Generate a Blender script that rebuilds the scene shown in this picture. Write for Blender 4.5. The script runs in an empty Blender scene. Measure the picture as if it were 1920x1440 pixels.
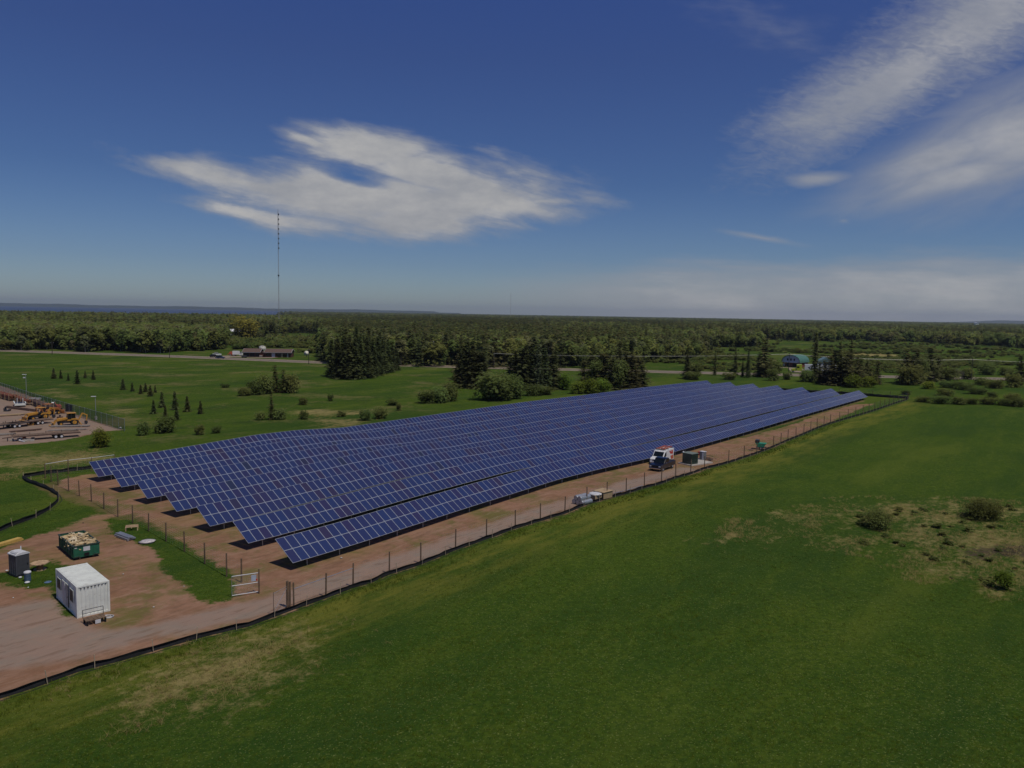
import bpy, math, random
import numpy as np
from mathutils import Vector, Matrix
D = bpy.data
scene = bpy.context.scene
C = scene.collection
R = math.radians
rng = random.Random(7)
nr = np.random.RandomState(5)

# ------------------------------------------------------------------ camera
H = 25.0
F = 1461.0
PITCH = math.atan((720 - 588.0) / F)
ROLL = R(0.98)
cam_d = D.cameras.new('camera')
cam = D.objects.new('camera', cam_d); C.objects.link(cam)
sp, cp, sr, cr = math.sin(PITCH), math.cos(PITCH), math.sin(ROLL), math.cos(ROLL)
Xv = Vector((1, 0, 0)); Uv = Vector((0, sp, cp)); Fv = Vector((0, cp, -sp))
Rv = Xv * cr + Uv * sr; Vv = Uv * cr - Xv * sr
cam.matrix_world = Matrix(((Rv.x, Vv.x, -Fv.x, 0), (Rv.y, Vv.y, -Fv.y, 0), (Rv.z, Vv.z, -Fv.z, H), (0, 0, 0, 1)))
cam_d.sensor_width = 36; cam_d.lens = F / 1920 * 36
cam_d.clip_start = 0.5; cam_d.clip_end = 40000
scene.camera = cam

def ray(x, y):
    a = (x - 960) / F; b = -(y - 720) / F
    a2 = a * cr - b * sr; b2 = a * sr + b * cr
    return np.array([a2, cp + b2 * sp, -sp + b2 * cp])
def projpx(X, Y, Z):
    Z = Z - H
    dep = Y * cp - Z * sp; b2 = (Y * sp + Z * cp) / dep; a2 = X / dep
    return (a2 * cr + b2 * sr) * F + 960, 720 - (-a2 * sr + b2 * cr) * F

# ------------------------------------------------------------------ light
SUN_EL = 65.0; SUN_AZ = math.degrees(math.atan2(.76, -.65))     # azimuth clockwise from +Y
sun_d = D.lights.new('sun', 'SUN'); sun_d.energy = 3.5; sun_d.angle = R(0.53); sun_d.color = (1, .93, .80)
sun = D.objects.new('sun', sun_d); C.objects.link(sun)
sv = Vector((math.sin(R(SUN_AZ)) * math.cos(R(SUN_EL)), math.cos(R(SUN_AZ)) * math.cos(R(SUN_EL)), math.sin(R(SUN_EL))))
sun.rotation_euler = sv.to_track_quat('Z', 'Y').to_euler(); sun.location = (0, 0, 300)
scene.view_settings.view_transform = 'Standard'; scene.view_settings.look = 'None'
scene.view_settings.exposure = -0.55; scene.view_settings.gamma = 1
scene.view_settings.use_curve_mapping = False

world = D.worlds.new('World'); scene.world = world; world.use_nodes = True
wt = world.node_tree; wt.nodes.clear()
class E:
    """tiny expression wrapper around math nodes"""
    t = wt
    def __init__(s, o): s.o = o
    @staticmethod
    def m(op, *a, clamp=False):
        n = E.t.nodes.new('ShaderNodeMath'); n.operation = op; n.use_clamp = clamp
        for i, v in enumerate(a):
            if isinstance(v, E): E.t.links.new(v.o, n.inputs[i])
            else: n.inputs[i].default_value = v
        return E(n.outputs[0])
    def __add__(s, b): return E.m('ADD', s, b)
    __radd__ = __add__
    def __sub__(s, b): return E.m('SUBTRACT', s, b)
    def __rsub__(s, b): return E.m('SUBTRACT', b, s)
    def __mul__(s, b): return E.m('MULTIPLY', s, b)
    __rmul__ = __mul__
    def __truediv__(s, b): return E.m('DIVIDE', s, b)
    def max(s, b): return E.m('MAXIMUM', s, b)
    def min(s, b): return E.m('MINIMUM', s, b)
    def ss(s, a, b):
        n = E.t.nodes.new('ShaderNodeMapRange'); n.interpolation_type = 'SMOOTHSTEP'
        E.t.links.new(s.o, n.inputs[0]); n.inputs[1].default_value = a; n.inputs[2].default_value = b
        return E(n.outputs[0])
def comb(x, y, z=0.0):
    n = E.t.nodes.new('ShaderNodeCombineXYZ')
    for i, v in enumerate((x, y, z)):
        if isinstance(v, E): E.t.links.new(v.o, n.inputs[i])
        else: n.inputs[i].default_value = v
    return n.outputs[0]
def noise(vec, scale, detail=6, rough=.55, dist=0.0):
    n = E.t.nodes.new('ShaderNodeTexNoise'); n.inputs['Scale'].default_value = scale
    n.inputs['Detail'].default_value = detail; n.inputs['Roughness'].default_value = rough
    n.inputs['Distortion'].default_value = dist
    E.t.links.new(vec, n.inputs['Vector']); return E(n.outputs['Fac'])
def mixc(fac, a, b, mode='MIX'):
    n = E.t.nodes.new('ShaderNodeMix'); n.data_type = 'RGBA'; n.blend_type = mode
    for sock, v in ((n.inputs[0], fac), (n.inputs[6], a), (n.inputs[7], b)):
        if isinstance(v, E): E.t.links.new(v.o, sock)
        elif isinstance(v, bpy.types.NodeSocket): E.t.links.new(v, sock)
        elif isinstance(v, (int, float)): sock.default_value = v
        else: sock.default_value = (*v, 1)
    return n.outputs[2]

tc = wt.nodes.new('ShaderNodeTexCoord'); sx = wt.nodes.new('ShaderNodeSeparateXYZ')
wt.links.new(tc.outputs['Generated'], sx.inputs[0])
dx, dy, dz = E(sx.outputs[0]), E(sx.outputs[1]), E(sx.outputs[2])
yy = dy.max(.08)
U = dx / yy; V = dz / yy
front = dy.ss(.08, .3)
def uv(px, py):
    d = ray(px, py); return d[0] / d[1], d[2] / d[1]
def warpuv(scale, amp, sxv=1.0, syv=1.0):
    n = E.t.nodes.new('ShaderNodeTexNoise'); n.inputs['Scale'].default_value = scale; n.inputs['Detail'].default_value = 5
    E.t.links.new(comb(U * sxv, V * syv), n.inputs['Vector'])
    s2 = E.t.nodes.new('ShaderNodeSeparateXYZ'); E.t.links.new(n.outputs['Color'], s2.inputs[0])
    return U + (E(s2.outputs[0]) - .5) * amp, V + (E(s2.outputs[1]) - .5) * amp * .5
def ell(px, py, rx, ry, ang, UV):
    """1 at the centre, 0 on the rim; radii in 1/1461 units, ang is clockwise"""
    u0, v0 = uv(px, py); a = R(-ang); c, s = math.cos(a), math.sin(a)
    du = UV[0] - u0; dv = UV[1] - v0
    p = (du * c + dv * s) / (rx / F); q = (dv * c - du * s) / (ry / F)
    return 1 - E.m('SQRT', p * p + q * q)
def streak(ang, su, sv_, scale, detail=7, rough=.6, dist=0.0):
    a = R(-ang); c, s = math.cos(a), math.sin(a)
    return noise(comb((U * c + V * s) * su, (V * c - U * s) * sv_), scale, detail, rough, dist)
W1 = warpuv(5, .055, 1, 2)
W2 = warpuv(3, .10)
# the big lens-shaped cloud
def union(*es):
    r = es[0]
    for e in es[1:]: r = r.max(e)
    return r
f1 = union(ell(700, 370, 270, 72, 4, W1), ell(675, 275, 150, 46, 6, W1), ell(900, 365, 215, 68, 2, W1), ell(790, 405, 170, 62, -2, W1), ell(810, 330, 160, 50, 10, W1),
           ell(455, 345, 240, 34, 13, W1) * .75, ell(575, 372, 190, 58, 6, W1) * .9, ell(520, 410, 170, 24, 8, W1) * .62, ell(1030, 375, 110, 16, 0, W1) * .6, ell(590, 262, 90, 17, 14, W1) * .8)
f1 = f1 - ell(662, 333, 84, 24, 10, W1).max(0) * .62
n1 = streak(12, 4, 22, 1.6, 8, .62, .4); n1b = noise(comb(U * 5, V * 8), 2.2, 6, .6)
c1 = (f1 + (n1 - .5) * 1.25 + (n1b - .5) * .8).ss(-.18, .62)
# mackerel band and veil on the right
f2 = union(ell(1650, 165, 280, 85, -30, W2), ell(1840, 30, 300, 110, -34, W2), ell(1540, 225, 150, 42, -10, W2) * .85)
rip = streak(6, 14, 38, 3.4, 6, .62, .8)
c2 = ((f2 + (rip - .5) * .75 + (streak(-34, 3, 10, 2, 5) - .5) * .7).ss(-.28, .95)) * .80
f3 = union(ell(1900, 255, 260, 125, -22, W2), ell(1800, 335, 260, 48, -12, W2), ell(1760, 300, 200, 60, -20, W2), ell(2100, 160, 260, 120, -30, W2))
c3 = ((f3 + (streak(-20, 4, 16, 2.4, 7, .6, .5) - .5) * .7).ss(-.35, 1.0)) * .82
c4 = (union(ell(1540, 330, 95, 22, -2, W1), ell(1420, 447, 120, 9, 6, W1) * .7, ell(1585, 412, 26, 8, 0, W1) * .5, ell(1450, 60, 230, 55, 20, W2) * .3) + (streak(4, 6, 22, 3) - .5) * .6).ss(.02, .95) * .75
# low bank over the horizon to the right
u5, v5 = uv(880, 520); u6, v6 = uv(1920, 462)
topv = v5 - .002 + (v6 - v5) * E.m('POWER', ((U - u5) / (u6 - u5)).max(0).min(1.6), .55)
bank = (topv - V + (streak(0, 3, 20, 2.2, 7, .6) - .5) * .055) / .03
c5 = bank.ss(-.25, 1.2) * (U - (u5 - .10)).ss(0, .38) * V.ss(-.05, -.02) * (streak(1, 2, 16, 2.0, 5) * .9 + .45).min(1) * .86
c6 = (union(ell(60, 556, 300, 10, 1, W1) * .6, ell(1725, 583, 60, 8, 0, W1) * .7) + (streak(1, 5, 30, 3) - .5) * .6).ss(.05, 1.2) * .5
cl = union(c1, c2, c3, c4, c5, c6) * front
# beyond the frame the same thin cirrus goes on
den = dz.max(0) + .14
gv = comb(dx / den * .9, dy / den * 2.2)
gen = (noise(gv, 1.1, 7, .6, .6)).ss(.58, .85) * .45 * dz.ss(.0, .12)
inview = (front * U.ss(-1.0, -.72) * (1 - U.ss(.72, 1.0)) * (1 - V.ss(.45, .6)))
cl = cl.max(gen * (1 - inview))
sky = wt.nodes.new('ShaderNodeTexSky'); sky.sky_type = 'NISHITA'; sky.sun_disc = False
sky.sun_elevation = R(SUN_EL); sky.sun_rotation = R(SUN_AZ); sky.altitude = 200; sky.air_density = 1.0; sky.dust_density = .6; sky.ozone_density = 2.5
# deep polarised blue overhead, greyer towards the horizon
el = dz.max(0).min(1)
tint = wt.nodes.new('ShaderNodeValToRGB'); wt.links.new(el.o, tint.inputs[0])
cr_ = tint.color_ramp
SKYTINT = [(0.0, (.70, .83, 1.02)), (.06, (.50, .63, .89)), (.16, (.36, .49, .78)), (.30, (.35, .44, .78)), (.50, (.33, .46, .98)), (1.0, (.30, .38, .62))]
cr_.elements[0].position, cr_.elements[0].color = 0, (*SKYTINT[0][1], 1)
cr_.elements[1].position, cr_.elements[1].color = 1, (*SKYTINT[-1][1], 1)
for p_, c_ in SKYTINT[1:-1]:
    e_ = cr_.elements.new(p_); e_.color = (*c_, 1)
skyc = mixc(1.0, sky.outputs[0], tint.outputs[0], 'MULTIPLY')
lum = (noise(comb(U * 3, V * 7), 2.0, 7, .65)).ss(.3, .75)
clc = mixc(cl, skyc, mixc(lum * cl.ss(.45, .95), (4.1, 4.3, 4.8), (6.7, 6.6, 6.5)))
bg = wt.nodes.new('ShaderNodeBackground'); bg.inputs[1].default_value = 0.10
wt.links.new(clc, bg.inputs[0])
wo = wt.nodes.new('ShaderNodeOutputWorld'); wt.links.new(bg.outputs[0], wo.inputs[0])

# ------------------------------------------------------------------ terrain heights (world metres)
TH = R(52.35); u_ = np.array([math.cos(TH), math.sin(TH)]); n_ = np.array([-u_[1], u_[0]])
O_ = np.array([-20.728, 72.858])
SG = [0, 8.4, 16.2, 25.8, 36.6, 45.5, 57, 73.7, 85.3, 102, 122, 152, 180, 219]
HG = [0, .08, .33, .59, .79, .97, .78, .20, .05, -.07, -.11, -.02, -.09, -.18]
SA = [0, 6, 16, 25, 33, 42, 52, 69, 89, 110, 134, 170, 219]
HA = [0, .03, .2, .53, .86, .74, .08, .19, .31, .41, .17, .09, -.5]
PITCHR = 8.7
sfine = np.linspace(0, 219, 440)
def smooth(v, k):
    w = np.hanning(k); w /= w.sum(); p = np.pad(v, k // 2, mode='edge'); return np.convolve(p, w, 'valid')[:len(v)]
hgf = smooth(np.interp(sfine, SG, HG), 15); haf = smooth(np.interp(sfine, SA, HA), 15)
def hgt(X, Y):
    X = np.asarray(X, float); Y = np.asarray(Y, float)
    s = (X - O_[0]) * u_[0] + (Y - O_[1]) * u_[1]; n = (X - O_[0]) * n_[0] + (Y - O_[1]) * n_[1]
    a = np.interp(s, sfine, hgf); b = np.interp(s, sfine, haf)
    w = np.clip(n / (6 * PITCHR), 0, 1); h = a * (1 - w) + b * w
    def st(x): x = np.clip(x, 0, 1); return x * x * (3 - 2 * x)
    h = h * st((n + 50) / 34) * st((105 - n) / 45) * st((s + 25) / 25) * st((260 - s) / 40)
    far = st((np.hypot(X, Y) - 5) / 60)
    return h + .12 * np.sin(X * .043 + 1.3) * np.sin(Y * .037) * st((-n - 14) / 30)
def at(px, py, dz_=0.0):
    d = ray(px, py); z = 0.0
    for _ in range(25):
        t = (H - z - dz_) / -d[2]; p = d * t
        z = z * .5 + .5 * float(hgt(p[0], p[1]))
    return Vector((p[0], p[1], z + 0.0))
def ang(p0, p1):
    a = at(*p0); b = at(*p1); return math.atan2(b.y - a.y, b.x - a.x)

# ------------------------------------------------------------------ mesh helpers
class MB:
    def __init__(s): s.v = []; s.f = []; s.mi = []
    def add(s, vs, fs, mi=0):
        b = len(s.v); s.v += [tuple(p) for p in vs]; s.f += [tuple(i + b for i in f) for f in fs]; s.mi += [mi] * len(fs); return s
    def box(s, c, d, rz=0.0, mi=0, M=None, taper=1.0):
        x, y, z = d[0] / 2, d[1] / 2, d[2] / 2
        m = Matrix.Translation(c) @ Matrix.Rotation(rz, 4, 'Z') if M is None else M
        vs = [m @ Vector((a * x * (taper if e > 0 else 1), b * y * (taper if e > 0 else 1), e * z)) for e in (-1, 1) for b in (-1, 1) for a in (-1, 1)]
        return s.add(vs, [(0, 2, 3, 1), (4, 5, 7, 6), (0, 1, 5, 4), (2, 6, 7, 3), (0, 4, 6, 2), (1, 3, 7, 5)], mi)
    def span(s, x0, x1, y0, y1, z0, z1, mi=0):
        return s.box(((x0 + x1) / 2, (y0 + y1) / 2, (z0 + z1) / 2), (abs(x1 - x0), abs(y1 - y0), abs(z1 - z0)), 0, mi)
    def tube(s, p0, p1, r0, r1=None, n=8, mi=0, caps=True):
        r1 = r0 if r1 is None else r1
        p0 = Vector(p0); p1 = Vector(p1); d = (p1 - p0)
        q = d.to_track_quat('Z', 'Y'); vs = []
        for p, r in ((p0, r0), (p1, r1)):
            for i in range(n):
                a = 2 * math.pi * i / n; vs.append(p + q @ Vector((math.cos(a) * r, math.sin(a) * r, 0)))
        fs = [(i, (i + 1) % n, n + (i + 1) % n, n + i) for i in range(n)]
        if caps: fs += [tuple(range(n - 1, -1, -1)), tuple(range(n, 2 * n))]
        return s.add(vs, fs, mi)
    def path(s, pts, r, n=6, mi=0):
        for a, b in zip(pts, pts[1:]): s.tube(a, b, r, r, n, mi)
        return s
    def beam(s, p0, p1, w, h, mi=0):
        p0 = Vector(p0); p1 = Vector(p1); d = p1 - p0; L = d.length
        q = d.to_track_quat('X', 'Z').to_matrix().to_4x4()
        return s.box(None, (L, w, h), M=Matrix.Translation((p0 + p1) / 2) @ q, mi=mi)
    def prism(s, prof, y0, y1, mi=0, M=None):
        """side profile (x,z) extruded across y"""
        n = len(prof); vs = [(x, y0, z) for x, z in prof] + [(x, y1, z) for x, z in prof]
        if M is not None: vs = [M @ Vector(v) for v in vs]
        fs = [tuple(range(n)), tuple(range(2 * n - 1, n - 1, -1))] + [(i, n + i, n + (i + 1) % n, (i + 1) % n) for i in range(n)]
        return s.add(vs, fs, mi)
    def lathe(s, prof, n=16, mi=0, c=(0, 0, 0)):
        vs = []; fs = []
        for r, z in prof:
            for i in range(n):
                a = 2 * math.pi * i / n; vs.append((c[0] + r * math.cos(a), c[1] + r * math.sin(a), c[2] + z))
        for k in range(len(prof) - 1):
            for i in range(n): fs.append((k * n + i, k * n + (i + 1) % n, (k + 1) * n + (i + 1) % n, (k + 1) * n + i))
        fs += [tuple(range(n - 1, -1, -1)), tuple(range((len(prof) - 1) * n, len(prof) * n))]
        return s.add(vs, fs, mi)
    def mesh(s, name, mats, smooth=False):
        me = D.meshes.new(name); me.from_pydata(s.v, [], s.f)
        for m in (mats if isinstance(mats, (list, tuple)) else [mats]): me.materials.append(m)
        if any(s.mi): me.polygons.foreach_set('material_index', s.mi)
        if smooth: me.shade_smooth()
        me.update(); return me
    def obj(s, name, mats, parent=None, bevel=0.0, smooth=False, label=None):
        o = D.objects.new(name, s.mesh(name, mats, smooth)); C.objects.link(o)
        if parent is not None: o.parent = parent
        if bevel:
            b = o.modifiers.new('bevel', 'BEVEL'); b.width = bevel; b.segments = 2; b.limit_method = 'ANGLE'
        if label: o['label'] = label
        return o
def fast_mesh(name, V_, F_, mats, mi=None):
    """V_ (n,3), F_ (m,k) with k = 3 or 4"""
    me = D.meshes.new(name); V_ = np.asarray(V_, np.float32); F_ = np.asarray(F_, np.int32)
    me.vertices.add(len(V_)); me.vertices.foreach_set('co', V_.ravel())
    k = F_.shape[1]; me.loops.add(F_.size); me.loops.foreach_set('vertex_index', F_.ravel())
    me.polygons.add(len(F_)); me.polygons.foreach_set('loop_start', np.arange(0, F_.size, k, dtype=np.int32))
    for m in (mats if isinstance(mats, (list, tuple)) else [mats]): me.materials.append(m)
    if mi is not None: me.polygons.foreach_set('material_index', np.asarray(mi, np.int32))
    me.update(calc_edges=True); return me
def link(name, me, parent=None):
    o = D.objects.new(name, me); C.objects.link(o)
    if parent is not None: o.parent = parent
    return o
def tag(o, label=None, cat=None, group=None, kind=None):
    if label: o['label'] = label
    if cat: o['category'] = cat
    if group: o['group'] = group
    if kind: o['kind'] = kind
    return o
def thing(name, loc, rz, label, cat, group=None):
    o = D.objects.new(name, None); C.objects.link(o); o.empty_display_size = .3
    o.location = loc; o.rotation_euler = (0, 0, rz); return tag(o, label, cat, group)
def dup(root, loc, rz=None, label=None, sc=None):
    def cpy(o, p):
        c = o.copy(); C.objects.link(c); c.parent = p
        for ch in [q for q in o.children]: cpy(ch, c)
        return c
    r = cpy(root, None); r.location = loc
    if rz is not None: r.rotation_euler = (0, 0, rz)
    if label: r['label'] = label
    if sc: r.scale = sc if hasattr(sc, '__len__') else (sc,) * 3
    return r

# ------------------------------------------------------------------ materials
def mat(name, col, rough=.7, metal=0.0, var=.12, nscale=3.0, bump=0.0, bscale=20, spec=.4, coat=0.0, dirt=None, objvar=0.0):
    m = D.materials.new(name); m.use_nodes = True; t = m.node_tree; E.t = t
    b = t.nodes['Principled BSDF']; b.inputs['Roughness'].default_value = rough; b.inputs['Metallic'].default_value = metal
    b.inputs['Specular IOR Level'].default_value = spec; b.inputs['Coat Weight'].default_value = coat
    tcn = t.nodes.new('ShaderNodeTexCoord')
    n = noise(tcn.outputs['Object'], nscale, 6, .6)
    lo = tuple(c * (1 - var) for c in col); hi = tuple(min(1, c * (1 + var)) for c in col)
    c = mixc(n.ss(.3, .7), lo, hi)
    if dirt:
        n2 = noise(tcn.outputs['Object'], nscale * 2.7, 8, .7)
        c = mixc(n2.ss(.52, .75) * .6, c, dirt)
    if objvar:
        oi = t.nodes.new('ShaderNodeObjectInfo'); hs = t.nodes.new('ShaderNodeHueSaturation')
        t.links.new(c, hs.inputs['Color'])
        t.links.new((E(oi.outputs['Random']) * (2 * objvar) + (1 - objvar)).o, hs.inputs['Value'])
        r2 = E.m('FRACT', E(oi.outputs['Random']) * 17.3)
        t.links.new((r2 * .05 + .475).o, hs.inputs['Hue']); c = hs.outputs[0]
    t.links.new(c, b.inputs['Base Color'])
    if bump:
        bp = t.nodes.new('ShaderNodeBump'); bp.inputs['Strength'].default_value = bump; bp.inputs['Distance'].default_value = .02
        t.links.new(noise(tcn.outputs['Object'], bscale, 4).o, bp.inputs['Height']); t.links.new(bp.outputs[0], b.inputs['Normal'])
    return m
M = {}
M['white_paint'] = mat('white_paint', (.74, .76, .69), .45, var=.08, nscale=1.2, dirt=(.42, .38, .30))
M['white_van'] = mat('white_van', (.74, .74, .72), .3, var=.04, coat=.4)
M['galv'] = mat('galvanised_steel', (.42, .44, .46), .45, .6, var=.15)
M['alu'] = mat('aluminium_frame', (.36, .39, .44), .5, .25, var=.05)
M['steel_dark'] = mat('dark_steel', (.06, .06, .065), .5, .5)
M['black_fabric'] = mat('black_geotextile', (.012, .012, .013), .85, var=.3, nscale=1.5, bump=.4, bscale=6)
M['stake'] = mat('pale_wood', (.42, .33, .22), .8, var=.2)
M['post'] = mat('treated_wood', (.16, .105, .065), .85, var=.3, nscale=2, bump=.3)
M['lumber'] = mat('lumber', (.46, .33, .18), .8, var=.25, nscale=2, objvar=.2)
M['scrap'] = mat('scrap_wood', (.50, .37, .20), .8, var=.35, nscale=1.2)
M['green_paint'] = mat('green_paint', (.018, .12, .065), .5, var=.2, dirt=(.05, .06, .04))
M['green_dark'] = mat('green_cabinet', (.035, .06, .042), .5, var=.15)
M['black'] = mat('black', (.008, .008, .009), .6)
M['grey_plastic'] = mat('grey_plastic', (.075, .078, .09), .5, var=.15)
M['light_plastic'] = mat('light_plastic', (.62, .62, .62), .5, var=.06)
M['rubber'] = mat('rubber', (.012, .012, .012), .8)
M['glass'] = mat('dark_glass', (.008, .011, .012), .1, spec=.45)
M['navy'] = mat('navy_paint', (.004, .005, .014), .3, coat=.4, spec=.4)
M['chrome'] = mat('chrome', (.6, .6, .6), .2, 1.0)
M['red'] = mat('red_paint', (.50, .035, .02), .5)
M['orange_red'] = mat('orange_red_paint', (.5, .11, .05), .5)
M['rust'] = mat('rusty_pipe', (.20, .07, .035), .75, var=.3)
M['rustb'] = mat('brown_rust_steel', (.10, .06, .045), .8, var=.35)
M['yellow'] = mat('machine_yellow', (.50, .25, .035), .5, var=.2, dirt=(.15, .1, .05))
M['orange'] = mat('machine_orange', (.36, .14, .04), .6, var=.25)
M['concrete'] = mat('concrete', (.42, .39, .34), .85, var=.12, bump=.2)
M['tan'] = mat('tan_board', (.36, .26, .15), .8)
M['bluegrey'] = mat('blue_grey_plastic', (.06, .10, .15), .5)
M['pale_pipe'] = mat('weathered_pipe', (.26, .23, .20), .6, var=.2)
M['brick'] = mat('brown_brick', (.10, .04, .03), .85, var=.2)
M['roof_brown'] = mat('brown_shingle', (.125, .08, .062), .9, var=.15)
M['roof_green'] = mat('green_metal_roof', (.075, .185, .14), .55, var=.12)
M['siding'] = mat('pale_siding', (.38, .41, .48), .7)
M['redwood'] = mat('red_wood', (.17, .05, .04), .8)
M['dish'] = mat('dish_white', (.68, .66, .56), .6, var=.05)
M['lime'] = mat('lime_truck_paint', (.50, .55, .04), .35, coat=.5)
M['asphalt'] = mat('old_asphalt', (.17, .14, .11), .9, var=.15, nscale=.3)
M['shoulder'] = mat('gravel_shoulder', (.27, .215, .15), .95, var=.25, nscale=.5)
M['mast'] = mat('mast_steel', (.35, .34, .33), .6)
M['wire'] = mat('power_wire', (.42, .42, .38), .5, .3)
M['bark'] = mat('bark', (.09, .075, .06), .9, var=.3)
M['birch'] = mat('pale_bark', (.34, .31, .26), .9, var=.3)
M['plastic_wrap'] = mat('plastic_wrap', (.55, .5, .48), .35, var=.3, nscale=4)
M['pole'] = mat('utility_pole', (.055, .045, .035), .9)
M['blue_tarp'] = mat('blue_tarp', (.10, .16, .26), .6)

def leaf(name, col, var=.35, objvar=.22, nscale=.35, up=1.0, lace=.36):
    m = D.materials.new(name); m.use_nodes = True; t = m.node_tree; E.t = t; t.nodes.clear()
    tcn = t.nodes.new('ShaderNodeTexCoord'); oi = t.nodes.new('ShaderNodeObjectInfo'); ge = t.nodes.new('ShaderNodeNewGeometry')
    n = noise(tcn.outputs['Object'], nscale, 3)
    c = mixc(n.ss(.3, .7), tuple(x * (1 - var) for x in col), tuple(x * (1 + var) for x in col))
    hs = t.nodes.new('ShaderNodeHueSaturation'); t.links.new(c, hs.inputs['Color'])
    v = (E(oi.outputs['Random']) * (2 * objvar) + (1 - objvar)) * (E(ge.outputs['Random Per Island']) * .5 + .75)
    t.links.new(v.o, hs.inputs['Value']); r2 = E.m('FRACT', E(oi.outputs['Random']) * 31.7)
    t.links.new((r2 * .06 + .47).o, hs.inputs['Hue'])
    # each card is a leaf clump; its normals are tilted up to brighten it
    vm = t.nodes.new('ShaderNodeVectorMath'); vm.operation = 'MULTIPLY_ADD'; t.links.new(ge.outputs['Normal'], vm.inputs[0]); vm.inputs[1].default_value = (.65, .65, .65); vm.inputs[2].default_value = (0, 0, up)
    vn = t.nodes.new('ShaderNodeVectorMath'); vn.operation = 'NORMALIZE'; t.links.new(vm.outputs[0], vn.inputs[0])
    d = t.nodes.new('ShaderNodeBsdfDiffuse'); tr = t.nodes.new('ShaderNodeBsdfTranslucent'); t.links.new(vn.outputs[0], d.inputs['Normal']); mx = t.nodes.new('ShaderNodeMixShader')
    t.links.new(hs.outputs[0], d.inputs[0]); t.links.new(hs.outputs[0], tr.inputs[0]); mx.inputs[0].default_value = .30
    t.links.new(d.outputs[0], mx.inputs[1]); t.links.new(tr.outputs[0], mx.inputs[2])
    tpn = t.nodes.new('ShaderNodeBsdfTransparent'); m2 = t.nodes.new('ShaderNodeMixShader'); m2.inputs[0].default_value = lace
    t.links.new(mx.outputs[0], m2.inputs[1]); t.links.new(tpn.outputs[0], m2.inputs[2])
    o = t.nodes.new('ShaderNodeOutputMaterial'); t.links.new(m2.outputs[0], o.inputs[0]); return m
M['spruce'] = leaf('spruce_needles', (0.085, 0.1, 0.04))
M['blue_spruce'] = leaf('blue_spruce_needles', (0.09, 0.11, 0.06))
M['pine'] = leaf('pine_needles', (0.098, 0.1, 0.042))
M['decid'] = leaf('green_leaves', (0.16, 0.19, 0.055))
M['decid_dark'] = leaf('dark_green_leaves', (0.13, 0.16, 0.048))
M['shrub'] = leaf('olive_shrub_leaves', (0.11, 0.135, 0.04))
M['bright'] = leaf('bright_green_leaves', (0.14, 0.19, 0.03))
M['willow'] = leaf('yellow_willow_leaves', (0.235, 0.23, 0.045), .2, .05)
M['birch_leaf'] = leaf('pale_olive_leaves', (.15, .155, .07))
M['greytwig'] = leaf('grey_twigs', (.10, .095, .075), .3)
M['grass_blade'] = leaf('grass_blades', (.085, .120, .012), .2, .2, .05, up=1.6)
M['dry_blade'] = leaf('dry_grass_blades', (.27, .225, .09), .25, .25, .05, up=1.6, lace=.3)

# solar cells
m = D.materials.new('solar_cells'); m.use_nodes = True; t = m.node_tree; E.t = t; b = t.nodes['Principled BSDF']
oi = t.nodes.new('ShaderNodeObjectInfo'); ge = t.nodes.new('ShaderNodeNewGeometry')
rr = E.m('FRACT', E(oi.outputs['Random']) * 3.7 + E(ge.outputs['Random Per Island']) * 1.0)
rp = t.nodes.new('ShaderNodeValToRGB'); t.links.new(rr.o, rp.inputs[0])
for i, (p, c) in enumerate([(0, (.028, .036, .105)), (.40, (.026, .042, .125)), (.70, (.030, .037, .105)), (.88, (.036, .034, .092)), (.96, (.040, .034, .075)), (1, (.026, .036, .075))]):
    e = rp.color_ramp.elements[i] if i < 2 else rp.color_ramp.elements.new(p)
    e.position = p; e.color = (*c, 1)
rp.color_ramp.interpolation = 'LINEAR'
t.links.new(rp.outputs[0], b.inputs['Base Color']); b.inputs['Roughness'].default_value = .2; b.inputs['Specular IOR Level'].default_value = .55
M['cells'] = m

# ------------------------------------------------------------------ ground with masks of what lies where
def poly(pxs): return [(p.x, p.y) for p in (at(*q) for q in pxs)]
def sdf(pl, X, Y):
    """signed distance, positive inside"""
    P = np.array(pl); d2 = np.full(X.shape, 1e12); ins = np.zeros(X.shape, bool)
    for (ax, ay), (bx, by) in zip(P, np.roll(P, -1, 0)):
        ex, ey = bx - ax, by - ay; L = ex * ex + ey * ey + 1e-9
        t = np.clip(((X - ax) * ex + (Y - ay) * ey) / L, 0, 1)
        d2 = np.minimum(d2, (X - ax - t * ex) ** 2 + (Y - ay - t * ey) ** 2)
        cnd = ((ay > Y) != (by > Y)) & (X < (bx - ax) * (Y - ay) / (by - ay + 1e-12) + ax); ins ^= cnd
    return np.sqrt(d2) * np.where(ins, 1, -1)
def linedist(pl, X, Y):
    d2 = np.full(X.shape, 1e12)
    for (ax, ay), (bx, by) in zip(pl, pl[1:]):
        ex, ey = bx - ax, by - ay; L = ex * ex + ey * ey + 1e-9
        t = np.clip(((X - ax) * ex + (Y - ay) * ey) / L, 0, 1)
        d2 = np.minimum(d2, (X - ax - t * ex) ** 2 + (Y - ay - t * ey) ** 2)
    return np.sqrt(d2)
def vnoise(X, Y, sc, seed=0):
    r = np.random.RandomState(seed).rand(256, 256); x = X / sc; y = Y / sc
    xi = np.floor(x).astype(int); yi = np.floor(y).astype(int); fx = x - xi; fy = y - yi
    fx = fx * fx * (3 - 2 * fx); fy = fy * fy * (3 - 2 * fy)
    g = lambda a, b: r[a % 256, b % 256]
    return (g(xi, yi) * (1 - fx) + g(xi + 1, yi) * fx) * (1 - fy) + (g(xi, yi + 1) * (1 - fx) + g(xi + 1, yi + 1) * fx) * fy
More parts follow.
